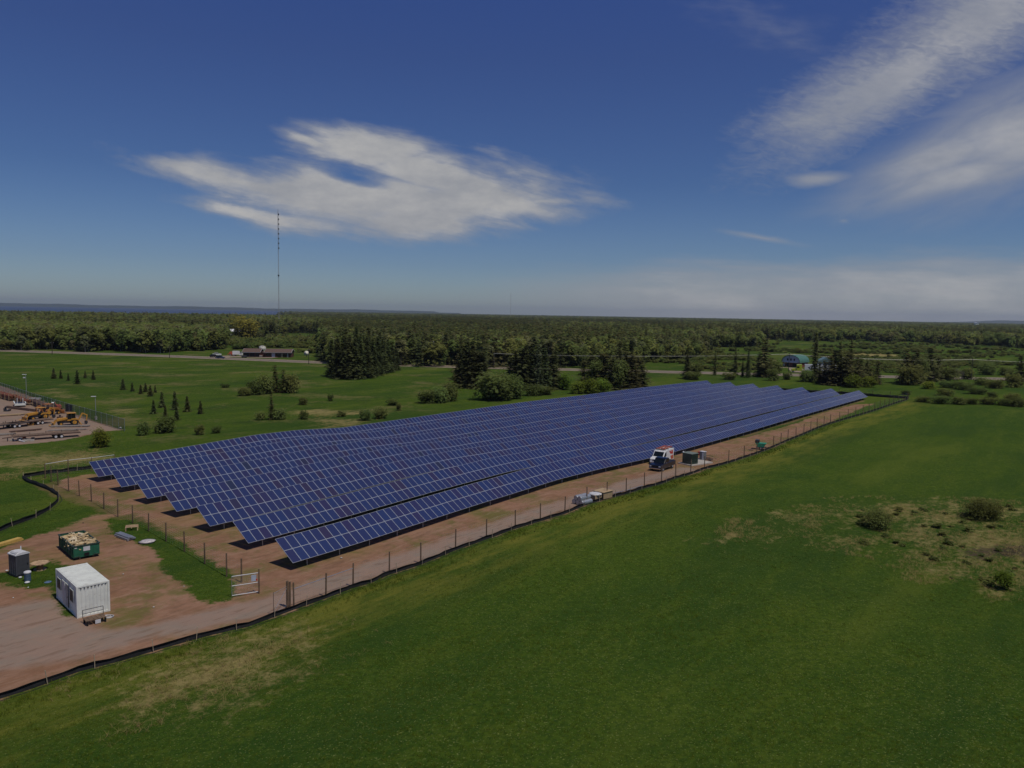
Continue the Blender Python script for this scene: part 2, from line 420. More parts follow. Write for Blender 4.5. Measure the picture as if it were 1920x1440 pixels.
def fbm(X, Y, sc, seed=0):
    return (vnoise(X, Y, sc, seed) + .5 * vnoise(X, Y, sc / 2.1, seed + 1) + .25 * vnoise(X, Y, sc / 4.3, seed + 2)) / 1.75

SILT = [(-140, 1362), (0, 1311), (57, 1293), (148, 1260), (233, 1238), (313, 1214), (393, 1192), (467, 1175), (513, 1158), (553, 1143), (610, 1123), (662, 1103), (695, 1094), (730, 1078), (790, 1059), (855, 1032), (912, 1012), (966, 992), (1013, 978), (1059, 964), (1100, 947), (1138, 936), (1174, 927), (1208, 916), (1240, 908), (1268, 897), (1295, 890), (1321, 880), (1346, 874), (1367, 868.5), (1395, 859), (1419, 851), (1435, 845), (1450, 839), (1477, 827), (1507, 815), (1532, 804), (1557, 795), (1590, 785), (1618, 777), (1650, 767), (1675, 758), (1703, 749)]
LSILT = [(-120, 1045), (-60, 1020), (0, 997), (22, 987), (45, 979), (66, 971), (92, 957), (105, 946), (112, 938), (108, 929), (95, 921), (80, 914), (62, 908), (48, 902), (43, 898), (47, 895.5), (60, 893), (85, 889), (130, 884), (172, 879), (230, 871)]
silt_w = poly(SILT)
def sn(s, n): p = O_ + u_ * s + n_ * n; return (p[0], p[1])
S2 = poly(SILT[:33])
DIRT1 = S2 + poly([(1477, 826), (1507, 812), (1560, 790), (1600, 772), (1640, 757), (1600, 758), (1540, 775), (1480, 797), (1420, 815)]) + [sn(100, 2), sn(60, 4), sn(10, 3), sn(9, 8), sn(11, 25), sn(12, 45), sn(10, 56)] + poly([(165, 889), (112, 899), (108, 912), (160, 932), (200, 953), (170, 968), (120, 985), (60, 1008), (0, 1030), (-80, 1050), (-220, 1090), (-260, 1400)])
GRASS_IN = [[(208, 972), (245, 966), (300, 1000), (350, 1033), (430, 1080), (437, 1118), (400, 1130), (368, 1122), (360, 1095), (310, 1064), (298, 1030), (250, 1012), (222, 998)],
            [(0, 1078), (30, 1072), (95, 1052), (115, 1068), (100, 1095), (60, 1100), (0, 1090), (-40, 1092)],
            [(150, 932), (190, 948), (215, 962), (185, 962), (150, 948), (125, 930)],
            [(106, 1062), (140, 1068), (118, 1100), (140, 1150), (108, 1112)]]
GRAVEL = poly([(-260, 1200), (-60, 1150), (60, 1126), (108, 1118), (145, 1164), (190, 1184), (330, 1166), (290, 1192), (150, 1236), (0, 1262), (-60, 1280), (-260, 1320)])
TRACK = poly([(330, 1172), (480, 1140), (620, 1095), (800, 1035), (1000, 965), (1150, 918), (1240, 892), (1290, 880)])
DRY = [[(220, 1290), (330, 1240), (420, 1200), (530, 1172), (600, 1190), (640, 1215), (560, 1240), (500, 1290), (400, 1322), (270, 1350), (205, 1330)],
       [(1590, 968), (1600, 945), (1760, 940), (1920, 950), (2060, 965), (2060, 1140), (1900, 1112), (1800, 1090), (1720, 1065), (1700, 1030), (1640, 1015), (1610, 990)],
       [(1345, 1018), (1420, 990), (1424, 996), (1360, 1022)], [(1480, 968), (1590, 955), (1600, 962), (1500, 972)], [(1560, 1010), (1640, 1018), (1640, 1026), (1570, 1018)],
       [(-120, 866), (0, 860), (60, 851), (150, 845), (215, 850), (200, 868), (100, 876), (-20, 882), (-120, 884)], [(-60, 890), (60, 882), (110, 880), (60, 893), (-40, 900)],
       [(530, 772), (600, 766), (680, 770), (690, 776), (600, 780), (540, 778)], [(590, 786), (680, 786), (680, 800), (600, 803)],
       [(80, 728), (120, 735), (150, 748), (110, 745)], [(220, 760), (262, 770), (240, 778), (195, 768)],
       [(1580, 660), (1660, 660), (1700, 668), (1600, 670)], [(1690, 648), (1740, 650), (1700, 655)],
       [(1400, 638), (1440, 637), (1440, 640), (1405, 641)], [(1590, 640), (1625, 642), (1600, 645)]]
LOT = poly([(-260, 700), (-100, 702), (0, 722), (60, 744), (130, 771), (190, 794), (236, 806), (200, 808), (120, 826), (60, 832), (0, 836), (-260, 850)])
MUD = poly([(1790, 1030), (1850, 1020), (1930, 1015), (1960, 1050), (1880, 1048), (1830, 1060)])

def axis(segs):
    out = []
    for a, b_, n in segs: out += list(np.linspace(a, b_, n, endpoint=False))
    out.append(segs[-1][1]); return np.array(out)
gx = axis([(-16000, -3000, 10), (-3000, -600, 24), (-600, -150, 60), (-150, 190, 486), (190, 600, 60), (600, 3000, 24), (3000, 16000, 10)])
gy = axis([(-4000, -200, 10), (-200, 34, 16), (34, 330, 424), (330, 700, 80), (700, 3000, 24), (3000, 18000, 12)])
GX, GY = np.meshgrid(gx, gy); nx, ny = len(gx), len(gy)
GZ = hgt(GX, GY)
dirt = sdf(DIRT1, GX, GY)
for g_ in GRASS_IN: dirt = np.minimum(dirt, -sdf(poly(g_), GX, GY) - .4)
lot = sdf(LOT, GX, GY)
gravel = np.maximum(sdf(GRAVEL, GX, GY), 1.7 - linedist(TRACK, GX, GY))
gravel = np.maximum(gravel, lot)
dirt = np.maximum(dirt, lot)
sS = (GX - O_[0]) * u_[0] + (GY - O_[1]) * u_[1]; sN = (GX - O_[0]) * n_[0] + (GY - O_[1]) * n_[1]
under = np.minimum(np.minimum(sS + 2, 219 - sS), np.minimum(sN + 1, 58 - sN))
dry = np.full(GX.shape, -1e9)
for i_, d_ in enumerate(DRY): dry = np.maximum(dry, np.minimum(sdf(poly(d_), GX, GY), 1.3 if i_ == 1 else 99))
mud = sdf(MUD, GX, GY)
# rim of yellow mown grass outside the silt fence
outer = linedist(silt_w, GX, GY) * np.where(sdf(silt_w + [sn(225, 60), sn(-30, 60), (-90, 60)], GX, GY) > 0, -1, 1)
wob = (fbm(GX, GY, 5, 3) - .5) * 2.6
verts = np.stack([GX.ravel(), GY.ravel(), GZ.ravel()], 1)
idx = np.arange(nx * ny).reshape(ny, nx)
quads = np.stack([idx[:-1, :-1], idx[:-1, 1:], idx[1:, 1:], idx[1:, :-1]], -1).reshape(-1, 4)
fc = lambda A: (A[:-1, :-1] + A[1:, 1:]).ravel() / 2
fdirt = fc(dirt + wob); flot = fc(lot); fgrav = fc(gravel)
lab = np.zeros(len(quads), int); lab[fdirt > 0] = 1; lab[(fdirt > 0) & (fgrav > 0)] = 2; lab[flot > 0] = 3
attrs = {'dirt': np.clip((dirt + wob * .5) / 6, -1, 1), 'gravel': np.clip(gravel / 6, -1, 1), 'dry': np.clip(dry / 8, -1, 1), 'under': np.clip(under / 6, -1, 1), 'outer': np.clip(outer / 30, -1, 1), 'mud': np.clip(mud / 6, -1, 1), 'back': np.clip((sN - 62) / 25, 0, 1)}

lm = D.materials.new('land'); lm.use_nodes = True; t = lm.node_tree; E.t = t; b = t.nodes['Principled BSDF']
b.inputs['Roughness'].default_value = .97; b.inputs['Specular IOR Level'].default_value = .02
def at_(n):
    a = t.nodes.new('ShaderNodeAttribute'); a.attribute_name = n; return E(a.outputs['Fac'])
geo = t.nodes.new('ShaderNodeNewGeometry'); pos = geo.outputs['Position']
mp = t.nodes.new('ShaderNodeMapping'); t.links.new(pos, mp.inputs[0]); mp.vector_type = 'TEXTURE'; mp.inputs['Rotation'].default_value = (0, 0, TH); mp.inputs['Scale'].default_value = (4, 1, 1)
str_ = mp.outputs[0]
big = noise(pos, .018, 4); mid = noise(pos, .11, 6, .6); stn = noise(str_, .34, 8, .72); fine = noise(pos, .9, 6, .65); vfine = noise(pos, 5.5, 6, .75)
blade = noise(pos, 2.6, 5, .8)
g = mixc((big * .5 + mid * .3 + stn * .2).ss(.40, .60), (.038, .082, .011), (.068, .112, .012))
g = mixc(noise(pos, .045, 5, .6).ss(.55, .70) * .5, g, (.030, .066, .013))
g = mixc(stn.ss(.47, .68) * .6, g, (.092, .128, .016))
g = mixc(fine.ss(.52, .75) * .28, g, (.034, .066, .012))
g = mixc(blade.ss(.48, .70) * .42, g, (.105, .150, .020))
g = mixc(noise(pos, 1.7, 7, .75).ss(.50, .66) * .45, g, (.034, .066, .010))
g = mixc(noise(pos, .35, 7, .72).ss(.54, .68) * .35, g, (.105, .122, .014))
g = mixc(vfine.ss(.48, .66) * .45, g, (.026, .054, .008))
grain = noise(pos, 3.2, 3, .6); grain2 = noise(pos, 1.1, 4, .65)
g = mixc(grain.ss(.44, .60) * .45, g, (.026, .056, .010))
g = mixc(grain2.ss(.50, .64) * .35, g, (.095, .140, .018))
og = at_('outer')
rim = og.ss(.0, .05) * (1 - og.ss(.10, .38))
g = mixc(rim * (stn.ss(.38, .62) * .85 + .10), g, (.16, .16, .026))
sw_ = noise(str_, .055, 6, .6)
g = mixc(sw_.ss(.52, .64) * .5, g, (.102, .135, .018))
g = mixc((1 - sw_.ss(.38, .48)) * .5, g, (.026, .062, .012))
g = mixc(noise(pos, 7.5, 2, .6).ss(.60, .70) * .55, g, (.27, .30, .10))
fl = noise(pos, 9, 2, .5).ss(.70, .75) * noise(pos, .06, 3).ss(.5, .62) * og.ss(0, .05)
g = mixc(fl * .7, g, (.45, .42, .05))
dn = (at_('dry') * 1.0 + .05 + (fine - .5) * 2.2 + (stn - .5) * 2.6 + (mid - .5) * 1.6 + (blade - .5) * 1.6)
g = mixc(dn.ss(-.05, .85) * (vfine * .9 + .32).min(1), g, (.33, .26, .11))
bk = at_('back')
g = mixc((noise(pos, .05, 5, .65) * .6 + noise(pos, .6, 7, .75) * .4).ss(.515, .60) * bk * .55, g, (.20, .165, .07))
g = mixc((noise(pos, .09, 6, .7) * .6 + noise(pos, .9, 6, .75) * .4).ss(.53, .60) * bk * .5, g, (.035, .055, .014))
md = (at_('mud') + (fine - .5) * 1.2).ss(0, .3)
g = mixc(md * .8, g, (.055, .038, .034))
# sparse growth under the rows
dcol = mixc((mid * .5 + fine * .5).ss(.38, .62), (.225, .122, .072), (.295, .165, .105))
dcol = mixc(noise(str_, .55, 7, .7).ss(.45, .7) * .6, dcol, (.33, .20, .135))
dcol = mixc(noise(pos, .07, 4).ss(.5, .62) * .55, dcol, (.26, .17, .075))
dcol = mixc(vfine.ss(.52, .70) * .45, dcol, (.15, .095, .06))
dcol = mixc(noise(pos, .5, 8, .78).ss(.52, .64) * .35, dcol, (.15, .095, .055))
weed = (noise(pos, .17, 9, .76)).ss(.46, .62) * .75
dcol = mixc(weed * (1 - at_('gravel').ss(-.2, .15)), dcol, (.115, .12, .03))
gcol = mixc(noise(pos, .25, 6, .65).ss(.4, .65), (.285, .205, .160), (.255, .210, .170))
gcol = mixc(noise(str_, .9, 6, .7).ss(.5, .72) * .5, gcol, (.34, .225, .155))
gcol = mixc(noise(pos, 14, 4, .8).ss(.55, .7) * .4, gcol, (.18, .15, .13))
gm = (at_('gravel') * 2.2 + (mid - .5) * 1.0 + (fine - .5) * .6).ss(-.28, .32)
dcol = mixc(gm * .85, dcol, gcol)
dm = (at_('dirt') * 2.2 + (fine - .5) * 1.1 + (vfine - .5) * .5).ss(-.10, .16)
um = (at_('under') * 2 + (mid - .5) * 1.6 + (fine - .5)).ss(.0, .4) * .5
base = mixc(um, g, dcol)
base = mixc(dm, base, dcol)
t.links.new(base, b.inputs['Base Color'])
# wheel ruts running with the track
rut = noise(str_, 1.6, 5, .6, .4)
base = mixc(rut.ss(.53, .66) * dm * .42, base, (.14, .085, .055))
base = mixc((1 - rut.ss(.32, .46)) * dm * .25, base, (.36, .255, .185))
t.links.new(base, b.inputs['Base Color'])
bp = t.nodes.new('ShaderNodeBump'); bp.inputs['Distance'].default_value = .25
t.links.new(((1 - dm) * .65 + .15).o, bp.inputs['Strength'])
t.links.new((vfine * .7 + fine * .8 + blade * .6 + grain * .8).o, bp.inputs['Height']); t.links.new(bp.outputs[0], b.inputs['Normal'])

for k, nm, lb in ((0, 'ground', None), (1, 'dirt_ground', None), (2, 'gravel_track', None), (3, 'gravel_lot', None)):
    q = quads[lab == k]; used = np.unique(q); remap = np.zeros(nx * ny, np.int64); remap[used] = np.arange(len(used))
    me = fast_mesh(nm, verts[used], remap[q], lm); me.shade_smooth()
    for an, av in attrs.items():
        at_r = me.attributes.new(an, 'FLOAT', 'POINT'); at_r.data.foreach_set('value', av.ravel()[used].astype(np.float32))
    tag(link(nm, me), kind='structure')

# highway: paved strip between gravel shoulders
def strip(name, pts, w, dz_, m, parent=None):
    vs = []; fs = []
    for i, p in enumerate(pts):
        a = pts[max(0, i - 1)]; c = pts[min(len(pts) - 1, i + 1)]
        d = Vector((c.x - a.x, c.y - a.y, 0)).normalized(); s_ = Vector((-d.y, d.x, 0)) * w / 2
        vs += [(p.x + s_.x, p.y + s_.y, p.z + dz_), (p.x - s_.x, p.y - s_.y, p.z + dz_)]
        if i: fs.append((2 * i - 2, 2 * i - 1, 2 * i + 1, 2 * i))
    return MB().add(vs, fs).obj(name, m, parent)
ROADPX = [(-420, 641), (-60, 655), (40, 658.5), (320, 668), (610, 680), (860, 688), (1230, 697), (1480, 703), (1900, 711), (2400, 722)]
rp_ = [at(*p) for p in ROADPX]
def resample(pts, step):
    out = [pts[0].copy()]
    for a, c in zip(pts, pts[1:]):
        n = max(1, int((c - a).length / step))
        for i in range(1, n + 1): out.append(a.lerp(c, i / n))
    return out
rp_ = resample(rp_, 12)
tag(strip('road_shoulder', rp_, 15.5, .05, M['shoulder']), kind='structure')
tag(strip('highway', rp_, 8.2, .06, M['asphalt']), kind='structure')
tag(strip('road_line', rp_, .35, .066, mat('faded_yellow_line', (.4, .32, .12), .8)), kind='structure')
pk = at(440, 671.5)
tag(strip('driveway', [at(400, 670), at(432, 668), at(470, 669), at(520, 670.5)], 13, .055, M['shoulder']), kind='structure')
tag(strip('barn_driveway', [at(1462, 689), at(1490, 690), at(1500, 699)], 7, .055, M['shoulder']), kind='structure')

# ------------------------------------------------------------------ lake and far shore
def polyz(name, px_pts, z, m):
    vs = []
    for x, y in px_pts:
        d = ray(x, y); tt = (H - z) / -d[2]; vs.append((d[0] * tt, d[1] * tt, z))
    o = MB().add(vs, [tuple(range(len(vs)))]).obj(name, m); return tag(o, kind='structure')
wm = D.materials.new('lake_water'); wm.use_nodes = True; wb = wm.node_tree.nodes['Principled BSDF']
wb.inputs['Base Color'].default_value = (.045, .07, .125, 1); wb.inputs['Roughness'].default_value = .55; wb.inputs['Specular IOR Level'].default_value = .25
def far(px, y_m):   # a point on the line of sight of column px at y metres
    d = ray(px, 600); return d[0] / d[1] * y_m
lk = [(far(-500, 2150), 2150, .8), (far(300, 2150), 2150, .8), (far(540, 2400), 2400, .8), (far(700, 5000), 5000, .8), (far(820, 16000), 16000, .8), (far(-500, 16000), 16000, .8)]
tag(MB().add(lk, [tuple(range(6))]).obj('lake', wm), kind='structure')
hm = mat('far_hill', (.035, .055, .035), .95)
def hills(name, x0, x1, Y, hf, n=160):
    vs = []; fs = []
    for i in range(n + 1):
        px = x0 + (x1 - x0) * i / n; X = far(px, Y); h = hf(i / n, px)
        X2 = far(px, Y + 1600)
        vs += [(X, Y, 0), (X + (X2 - X) * .3, Y + 500, h * .85), (X2, Y + 1600, h), (X2, Y + 2600, 0)]
        if i:
            for k in range(3): fs.append((4 * i - 4 + k, 4 * i + k, 4 * i + k + 1, 4 * i - 3 + k))
    o = MB().add(vs, fs).obj(name, hm); tag(o, kind='structure'); return o
hs = np.random.RandomState(3).rand(400)
def hn(px): return 12 * math.sin(px * .021) + 8 * math.sin(px * .057 + 1) + 4 * math.sin(px * .17 + 2)
hills('far_shore_hills', -600, 860, 14500, lambda f_, px: (48 + max(0, min(1, (640 - px) / 640)) * 14 + hn(px) * .45) if px < 820 else 20)
hills('distant_ridge', 1780, 2300, 14500, lambda f_, px: 54 * min(1, (px - 1780) / 90) + hn(px) * .25)

# ------------------------------------------------------------------ solar array: seven rows of two-high modules
PW, PH_, STEP = 1.005, 1.655, 1.0147
TILT = R(33); ct, st_ = math.cos(TILT), math.sin(TILT)
def panel_mb():
    m_ = MB(); w, h, f_, d = PW / 2, PH_ / 2, .030, .02
    # frame: four bars standing 3 mm above the cells; cells plate
    m_.span(-w, w, -h, -h + f_, -d, d, 0); m_.span(-w, w, h - f_, h, -d, d, 0)
    m_.span(-w, -w + f_, -h + f_, h - f_, -d, d, 0); m_.span(w - f_, w, -h + f_, h - f_, -d, d, 0)
    m_.add([(-w + f_, -h + f_, .014), (w - f_, -h + f_, .014), (w - f_, h - f_, .014), (-w + f_, h - f_, .014)], [(0, 1, 2, 3)], 1)
    m_.add([(-w + f_, -h + f_, -.006), (w - f_, -h + f_, -.006), (w - f_, h - f_, -.006), (-w + f_, h - f_, -.006)], [(0, 3, 2, 1)], 0)
    return m_
pmesh = panel_mb().mesh('solar_panel', [M['alu'], M['cells']])
pv = np.array([v.co[:] for v in pmesh.vertices]); pf = [tuple(p.vertices) for p in pmesh.polygons]; pmi = [p.material_index for p in pmesh.polygons]
slope = Vector((n_[0] * ct, n_[1] * ct, st_))
ROWL = ['closest row of blue solar panels, directly beside the dirt track', 'second row of solar panels counted from the dirt track',
        'third row of solar panels counted from the dirt track', 'middle row of the seven solar panel rows', 'third row of solar panels counted from the grass field behind',
        'second row of solar panels counted from the grass field behind', 'rearmost row of blue solar panels, its top edge against the green field']
def rowpt(s, k, up):      # point on the sloping plane of row k, up = metres along the slope from the low edge
    p = O_ + u_ * s + n_ * (k * PITCHR); z = float(hgt(p[0] + n_[0] * 1.4, p[1] + n_[1] * 1.4)) + .8
    return Vector((p[0], p[1], z)) + slope * up
for k in range(7):
    s0 = .93 * k; N = int(round((219.3 - s0 + (0, .3, -1, 0, 1, 1, 1)[k]) / STEP))
    base = rowpt(s0, k, 0)
    root = thing('solar_array_row', (base.x, base.y, base.z - .8), 0, ROWL[k], 'solar panels', 'seven parallel rows of solar panels')
    big = MB()
    P0 = [rowpt(s0 + i * STEP, k, 0) for i in range(N + 1)]
    for i in range(N):
        ex = (P0[i + 1] - P0[i]).normalized()
        jz = rng.gauss(0, .004)
        for r_ in range(2):
            c = (P0[i] + P0[i + 1]) / 2 + slope * (PH_ / 2 + r_ * (PH_ + .012)) + Vector((0, 0, jz))
            ez = ex.cross(slope).normalized(); ey = ez.cross(ex)
            mw = Matrix(((ex.x, ey.x, ez.x, c.x), (ex.y, ey.y, ez.y, c.y), (ex.z, ey.z, ez.z, c.z), (0, 0, 0, 1)))
            if i < 150:
                o = link('solar_panel', pmesh, root)
                o.matrix_local = Matrix.Translation(-root.location) @ mw
            else:
                A = np.array(mw)[:3]; big.add((pv @ A[:, :3].T + A[:, 3] - np.array(root.location)).tolist(), pf)
                big.mi[-len(pf):] = pmi
    o = big.obj('solar_panels_far_end', [M['alu'], M['cells']], root); o['kind'] = 'stuff'
    # racking
    fr = MB(); L0 = Vector(root.location); zz = Vector((0, 0, -.06)); nrm = Vector((-n_[0] * st_, -n_[1] * st_, ct)) * -.07
    for up in (.45, 1.25, 2.1, 2.9):
        for i in range(0, N, 6):
            j = min(N, i + 6); fr.beam(P0[i] + slope * up + nrm - L0, P0[j] + slope * up + nrm - L0, .05, .06)
    fr.obj('purlin_rails', M['galv'], root)['kind'] = 'stuff'
    ps = MB()
    for i in range(2, N, 4):
        for up in (.5, 2.75):
            q = P0[i] + slope * up + nrm * 1.5 - L0; ps.tube((q.x, q.y, q.z), (q.x, q.y, q.z - up * st_ - 1.0), .045, n=6)
        ps.beam(P0[i] + slope * .2 + nrm * 1.4 - L0, P0[i] + slope * 3.1 + nrm * 1.4 - L0, .05, .08)
    ps.obj('support_posts', M['galv'], root)['kind'] = 'stuff'

# ------------------------------------------------------------------ silt fences
def silt_fence(pxs, label, hh, step, side, lean=.0):
    pts = resample([at(*p) for p in pxs], .8)
    b0 = pts[len(pts) // 3]; root = thing('silt_fence', b0, 0, label, 'silt fence', 'black silt fences round the site')
    mb = MB(); vs = []; fs = []; stk = []; acc = 0
    for i, p in enumerate(pts):
        d = (pts[min(i + 1, len(pts) - 1)] - pts[max(i - 1, 0)]); d.z = 0; d.normalize(); s_ = Vector((-d.y, d.x, 0)) * side
        hz = hh * (1 + .10 * math.sin(i * 1.9) + .12 * (rng.random() - .5)); q = p - b0; z = float(hgt(p.x, p.y)) - b0.z
        w = .05 * math.sin(i * 1.3)
        vs += [(q.x + s_.x * .03, q.y + s_.y * .03, z - .05), (q.x + s_.x * (w + .10), q.y + s_.y * (w + .10), z + hz * .55), (q.x + s_.x * lean, q.y + s_.y * lean, z + hz)]
        # dirt skirt of fabric lying on the ground
        vs += [(q.x - s_.x * .30, q.y - s_.y * .30, z + .02)]
        if i:
            a = 4 * i - 4; b_ = 4 * i
            fs += [(a, b_, b_ + 1, a + 1), (a + 1, b_ + 1, b_ + 2, a + 2), (a + 3, b_ + 3, b_, a)]
            acc += (p - pts[i - 1]).length
        if acc > step or i == 0: acc = 0; stk.append((q, s_, z))
    mb.add(vs, fs); o = mb.obj('fabric', M['black_fabric'], root)
    so = o.modifiers.new('thick', 'SOLIDIFY'); so.thickness = .02
    sm = MB().box((0, 0, .52), (.045, .045, 1.15)).mesh('stake', M['stake'])
    for q, s_, z in stk[:300]:
        k_ = link('stake', sm, root); k_.location = (q.x - s_.x * .10, q.y - s_.y * .10, z - .1)
        k_.rotation_euler = (rng.gauss(0, .06), rng.gauss(0, .06), rng.random())
    return root
silt_fence(SILT, 'long black silt fence along the near edge of the dirt track, bordering the green slope', .42, 3.0, 1)
silt_fence(LSILT, 'black silt fence curving round the round grass lawn left of the dumpster', .55, 3.2, 1)
silt_fence([(1703, 748), (1650, 744.5), (1623, 742), (1600, 740.5), (1573, 738.5), (1520, 736), (1450, 731)], 'short black silt fence closing the far end of the array', .85, 3.5, 1)

# ------------------------------------------------------------------ wire fences
post_mesh = MB().tube((0, 0, -.1), (0, 0, 2.15), .075, .07, 8).mesh('post', M['post'])
def wire_fence(name, posts, label, wires=9, group='wire fences round the array'):
    b0 = posts[0]; root = thing(name, b0, 0, label, 'fence', group)
    for p in posts:
        o = link('post', post_mesh, root); o.location = p - b0
        o.rotation_euler = (rng.gauss(0, .015), rng.gauss(0, .015), rng.random() * 6); o.scale = (1, 1, rng.uniform(.95, 1.05))
    wm_ = MB()
    for a, c in zip(posts, posts[1:]):
        for i in range(wires):
            z = .12 + i * (1.9 / (wires - 1)); q0 = a - b0 + Vector((0, 0, z)); q1 = c - b0 + Vector((0, 0, z))
            wm_.tube(q0, q1, .004, n=3, caps=False)
        n = max(2, int((c - a).length / .6))
        for i in range(1, n):
            q = a.lerp(c, i / n) - b0; wm_.tube(q + Vector((0, 0, .12)), q + Vector((0, 0, 2.02)), .003, n=3, caps=False)
    wm_.obj('wire_mesh', M['galv'], root)
    return root
FP = [(551, 1140), (611, 1119), (662, 1100), (730, 1075), (789, 1056), (854, 1030), (912, 1009), (966, 990), (1013, 976), (1059, 962), (1100, 945), (1138, 934), (1174, 925), (1208, 914), (1240, 906), (1267, 895)]
fp = [at(*p) for p in FP]
rest = resample([at(*p) for p in [(1267, 895), (1295, 888), (1321, 879), (1346, 873), (1366, 867), (1395, 857), (1419, 849), (1450, 837), (1477, 825), (1507, 813), (1532, 802), (1557, 793), (1590, 783), (1618, 775), (1650, 765), (1675, 757), (1701, 748.5)]], 4.9)
rl = [rest[0]]
for p in rest[1:]:
    if (p - rl[-1]).length > 4.6: rl.append(p)
fr_ = wire_fence('perimeter_fence', fp + rl[1:], 'long woven wire fence on brown wooden posts beside the silt fence and the dirt track')
# bracing rail at its near end
br = MB().tube(fp[0] - fp[0] + Vector((0, 0, 1.65)), fp[2] - fp[0] + Vector((0, 0, 1.72)), .028, n=6)
br.obj('brace_rail', M['galv'], fr_)
LP = [(96, 903), (109, 909.5), (128.7, 921), (149, 930), (171.5, 940), (195, 954), (221, 969), (248.7, 981.5), (278.5, 996), (311.5, 1015), (346, 1034), (384, 1057), (425, 1081), (453, 1092)]
lf = wire_fence('perimeter_fence', [at(*p) for p in LP], 'wire fence on thin brown posts from the gate past the row ends')
BP = [at(85, 897), at(128, 889), at(172, 884), at(215, 878)]
bf = wire_fence('perimeter_fence', BP, 'wire fence with a pale top rail behind the rearmost row, left corner')
MB().path([p - BP[0] + Vector((0, 0, 2.1)) for p in BP], .035).obj('top_rail', M['light_plastic'], bf)
EP = resample([at(1703, 748), at(1573, 738)], 4.9)
wire_fence('perimeter_fence', EP, 'wire fence across the far end of the array beside the short silt fence')

# gate leaves
ga, gb = at(486, 1112), at(437, 1120)
g1 = thing('gate_leaf', ga, math.atan2(gb.y - ga.y, gb.x - ga.x), 'open farm gate leaf with three white rails and a small sign, on the grass side', 'gate', 'two gate leaves standing open')
W_ = (gb - ga).length * 1.04
q = MB().box((0, 0, 1.05), (.10, .10, 2.3)).box((.03, .13, 1.0), (.09, .09, 2.1)); q.obj('hinge_post', M['post'], g1, .01)
for z in (.15, 1.0, 1.85): MB().tube((.06, 0, z), (W_, 0, z + .02), .038, n=8).obj('rail', M['light_plastic'], g1)
MB().tube((W_, 0, .05), (W_, 0, 1.9), .02, n=6).obj('end_bar', M['galv'], g1)
mw = MB()
for i in range(1, 22): mw.tube((W_ * i / 22, 0, .15), (W_ * i / 22, 0, 1.87), .003, n=3)
for i in range(1, 12): mw.tube((0, 0, .15 + i * .145), (W_, 0, .15 + i * .145), .003, n=3)
mw.obj('wire_mesh', M['galv'], g1)
MB().box((.46, .05, 1.45), (.42, .015, .55)).obj('sign', mat('pale_sign', (.42, .48, .56), .6), g1)
MB().box((.22, .05, 1.28), (.12, .02, .16)).obj('red_tag', M['red'], g1)
gc, gd = at(539, 1139), at(513, 1154)
g2 = thing('gate_leaf', gc, math.atan2(gd.y - gc.y, gd.x - gc.x), 'open gate leaf of thin bars swung out between the double posts and the silt fence', 'gate', 'two gate leaves standing open')
W2_ = (gd - gc).length
MB().tube((0, 0, -.1), (0, 0, 2.3), .12, .11, 10).obj('gate_post', M['post'], g2); MB().tube((-.05, .22, -.1), (-.05, .22, 2.25), .08, n=10).obj('gate_post', M['post'], g2)
MB().tube((W2_, 0, .02), (W2_, 0, 1.95), .022, n=6).obj('end_bar', M['rustb'], g2)
for a_, b_ in (((.1, 0, 1.85), (W2_, 0, 1.85)), ((.1, 0, .2), (W2_, 0, .2)), ((.1, 0, 1.7), (W2_, 0, .3))): MB().tube(a_, b_, .016, n=6).obj('rail', M['galv'], g2)
mw = MB()
for i in range(1, 12): mw.tube((.1, 0, .2 + i * .138), (W2_, 0, .2 + i * .138), .003, n=3)
mw.obj('wire_mesh', M['galv'], g2)

# ------------------------------------------------------------------ vegetation
def quad_cloud(P, size, nrm=None, r=nr, asp=.7):
    """one leaf-clump quad per point, random facing or facing nrm"""
    n = len(P); a = r.normal(size=(n, 3)); a /= np.linalg.norm(a, axis=1)[:, None]
    if nrm is not None: a = a * .55 + nrm; a /= np.linalg.norm(a, axis=1)[:, None]
    b_ = r.normal(size=(n, 3)); t1 = np.cross(a, b_); t1 /= np.linalg.norm(t1, axis=1)[:, None]; t2 = np.cross(a, t1)
    s = (np.asarray(size) * r.uniform(.6, 1.3, n))[:, None] * .5
    V_ = np.stack([P - t1 * s - t2 * s * asp, P + t1 * s * .9 - t2 * s * asp, P + t1 * s + t2 * s * asp, P - t1 * s * .8 + t2 * s * asp], 1).reshape(-1, 3)
    return V_, np.arange(4 * n).reshape(-1, 4)
def conifer(h, rad, levels, br, per, seed, irr=.2, power=.85, base=.06, size=None):
    r = np.random.RandomState(seed); P = []; Nn = []; sz = []
    for i in range(levels):
        f_ = (i + .3 * r.rand()) / levels; z = h * (base + (1 - base) * f_); R0 = rad * (1 - f_) ** power * (1 - irr / 2 + irr * r.rand()) + .06
        nb = max(3, int(br * (1 - f_ * .6)))
        a0 = r.rand() * 6
        for j in range(nb):
            a = a0 + 2 * math.pi * (j + .5 * r.rand()) / nb; L = R0 * r.uniform(1 - irr * 1.6, 1.08)
            if r.rand() < irr * .3: continue
            for q_ in range(per):
                f2 = (q_ + .7) / per; d = L * f2; zz = z - d * .22 + .06 * d * d / max(rad, .1) + r.normal() * .02 * h / 10
                P.append((math.cos(a) * d + r.normal() * .05 * rad, math.sin(a) * d + r.normal() * .05 * rad, zz)); Nn.append((math.cos(a) * .45, math.sin(a) * .45, 1.3)); sz.append((size or rad * .42) * (1.15 - .5 * f_) * (1.1 - .35 * f2))
    P.append((0, 0, h * 1.0)); Nn.append((1, 0, 0)); sz.append(.3)
    return quad_cloud(np.array(P), np.array(sz), np.array(Nn), r, .6)
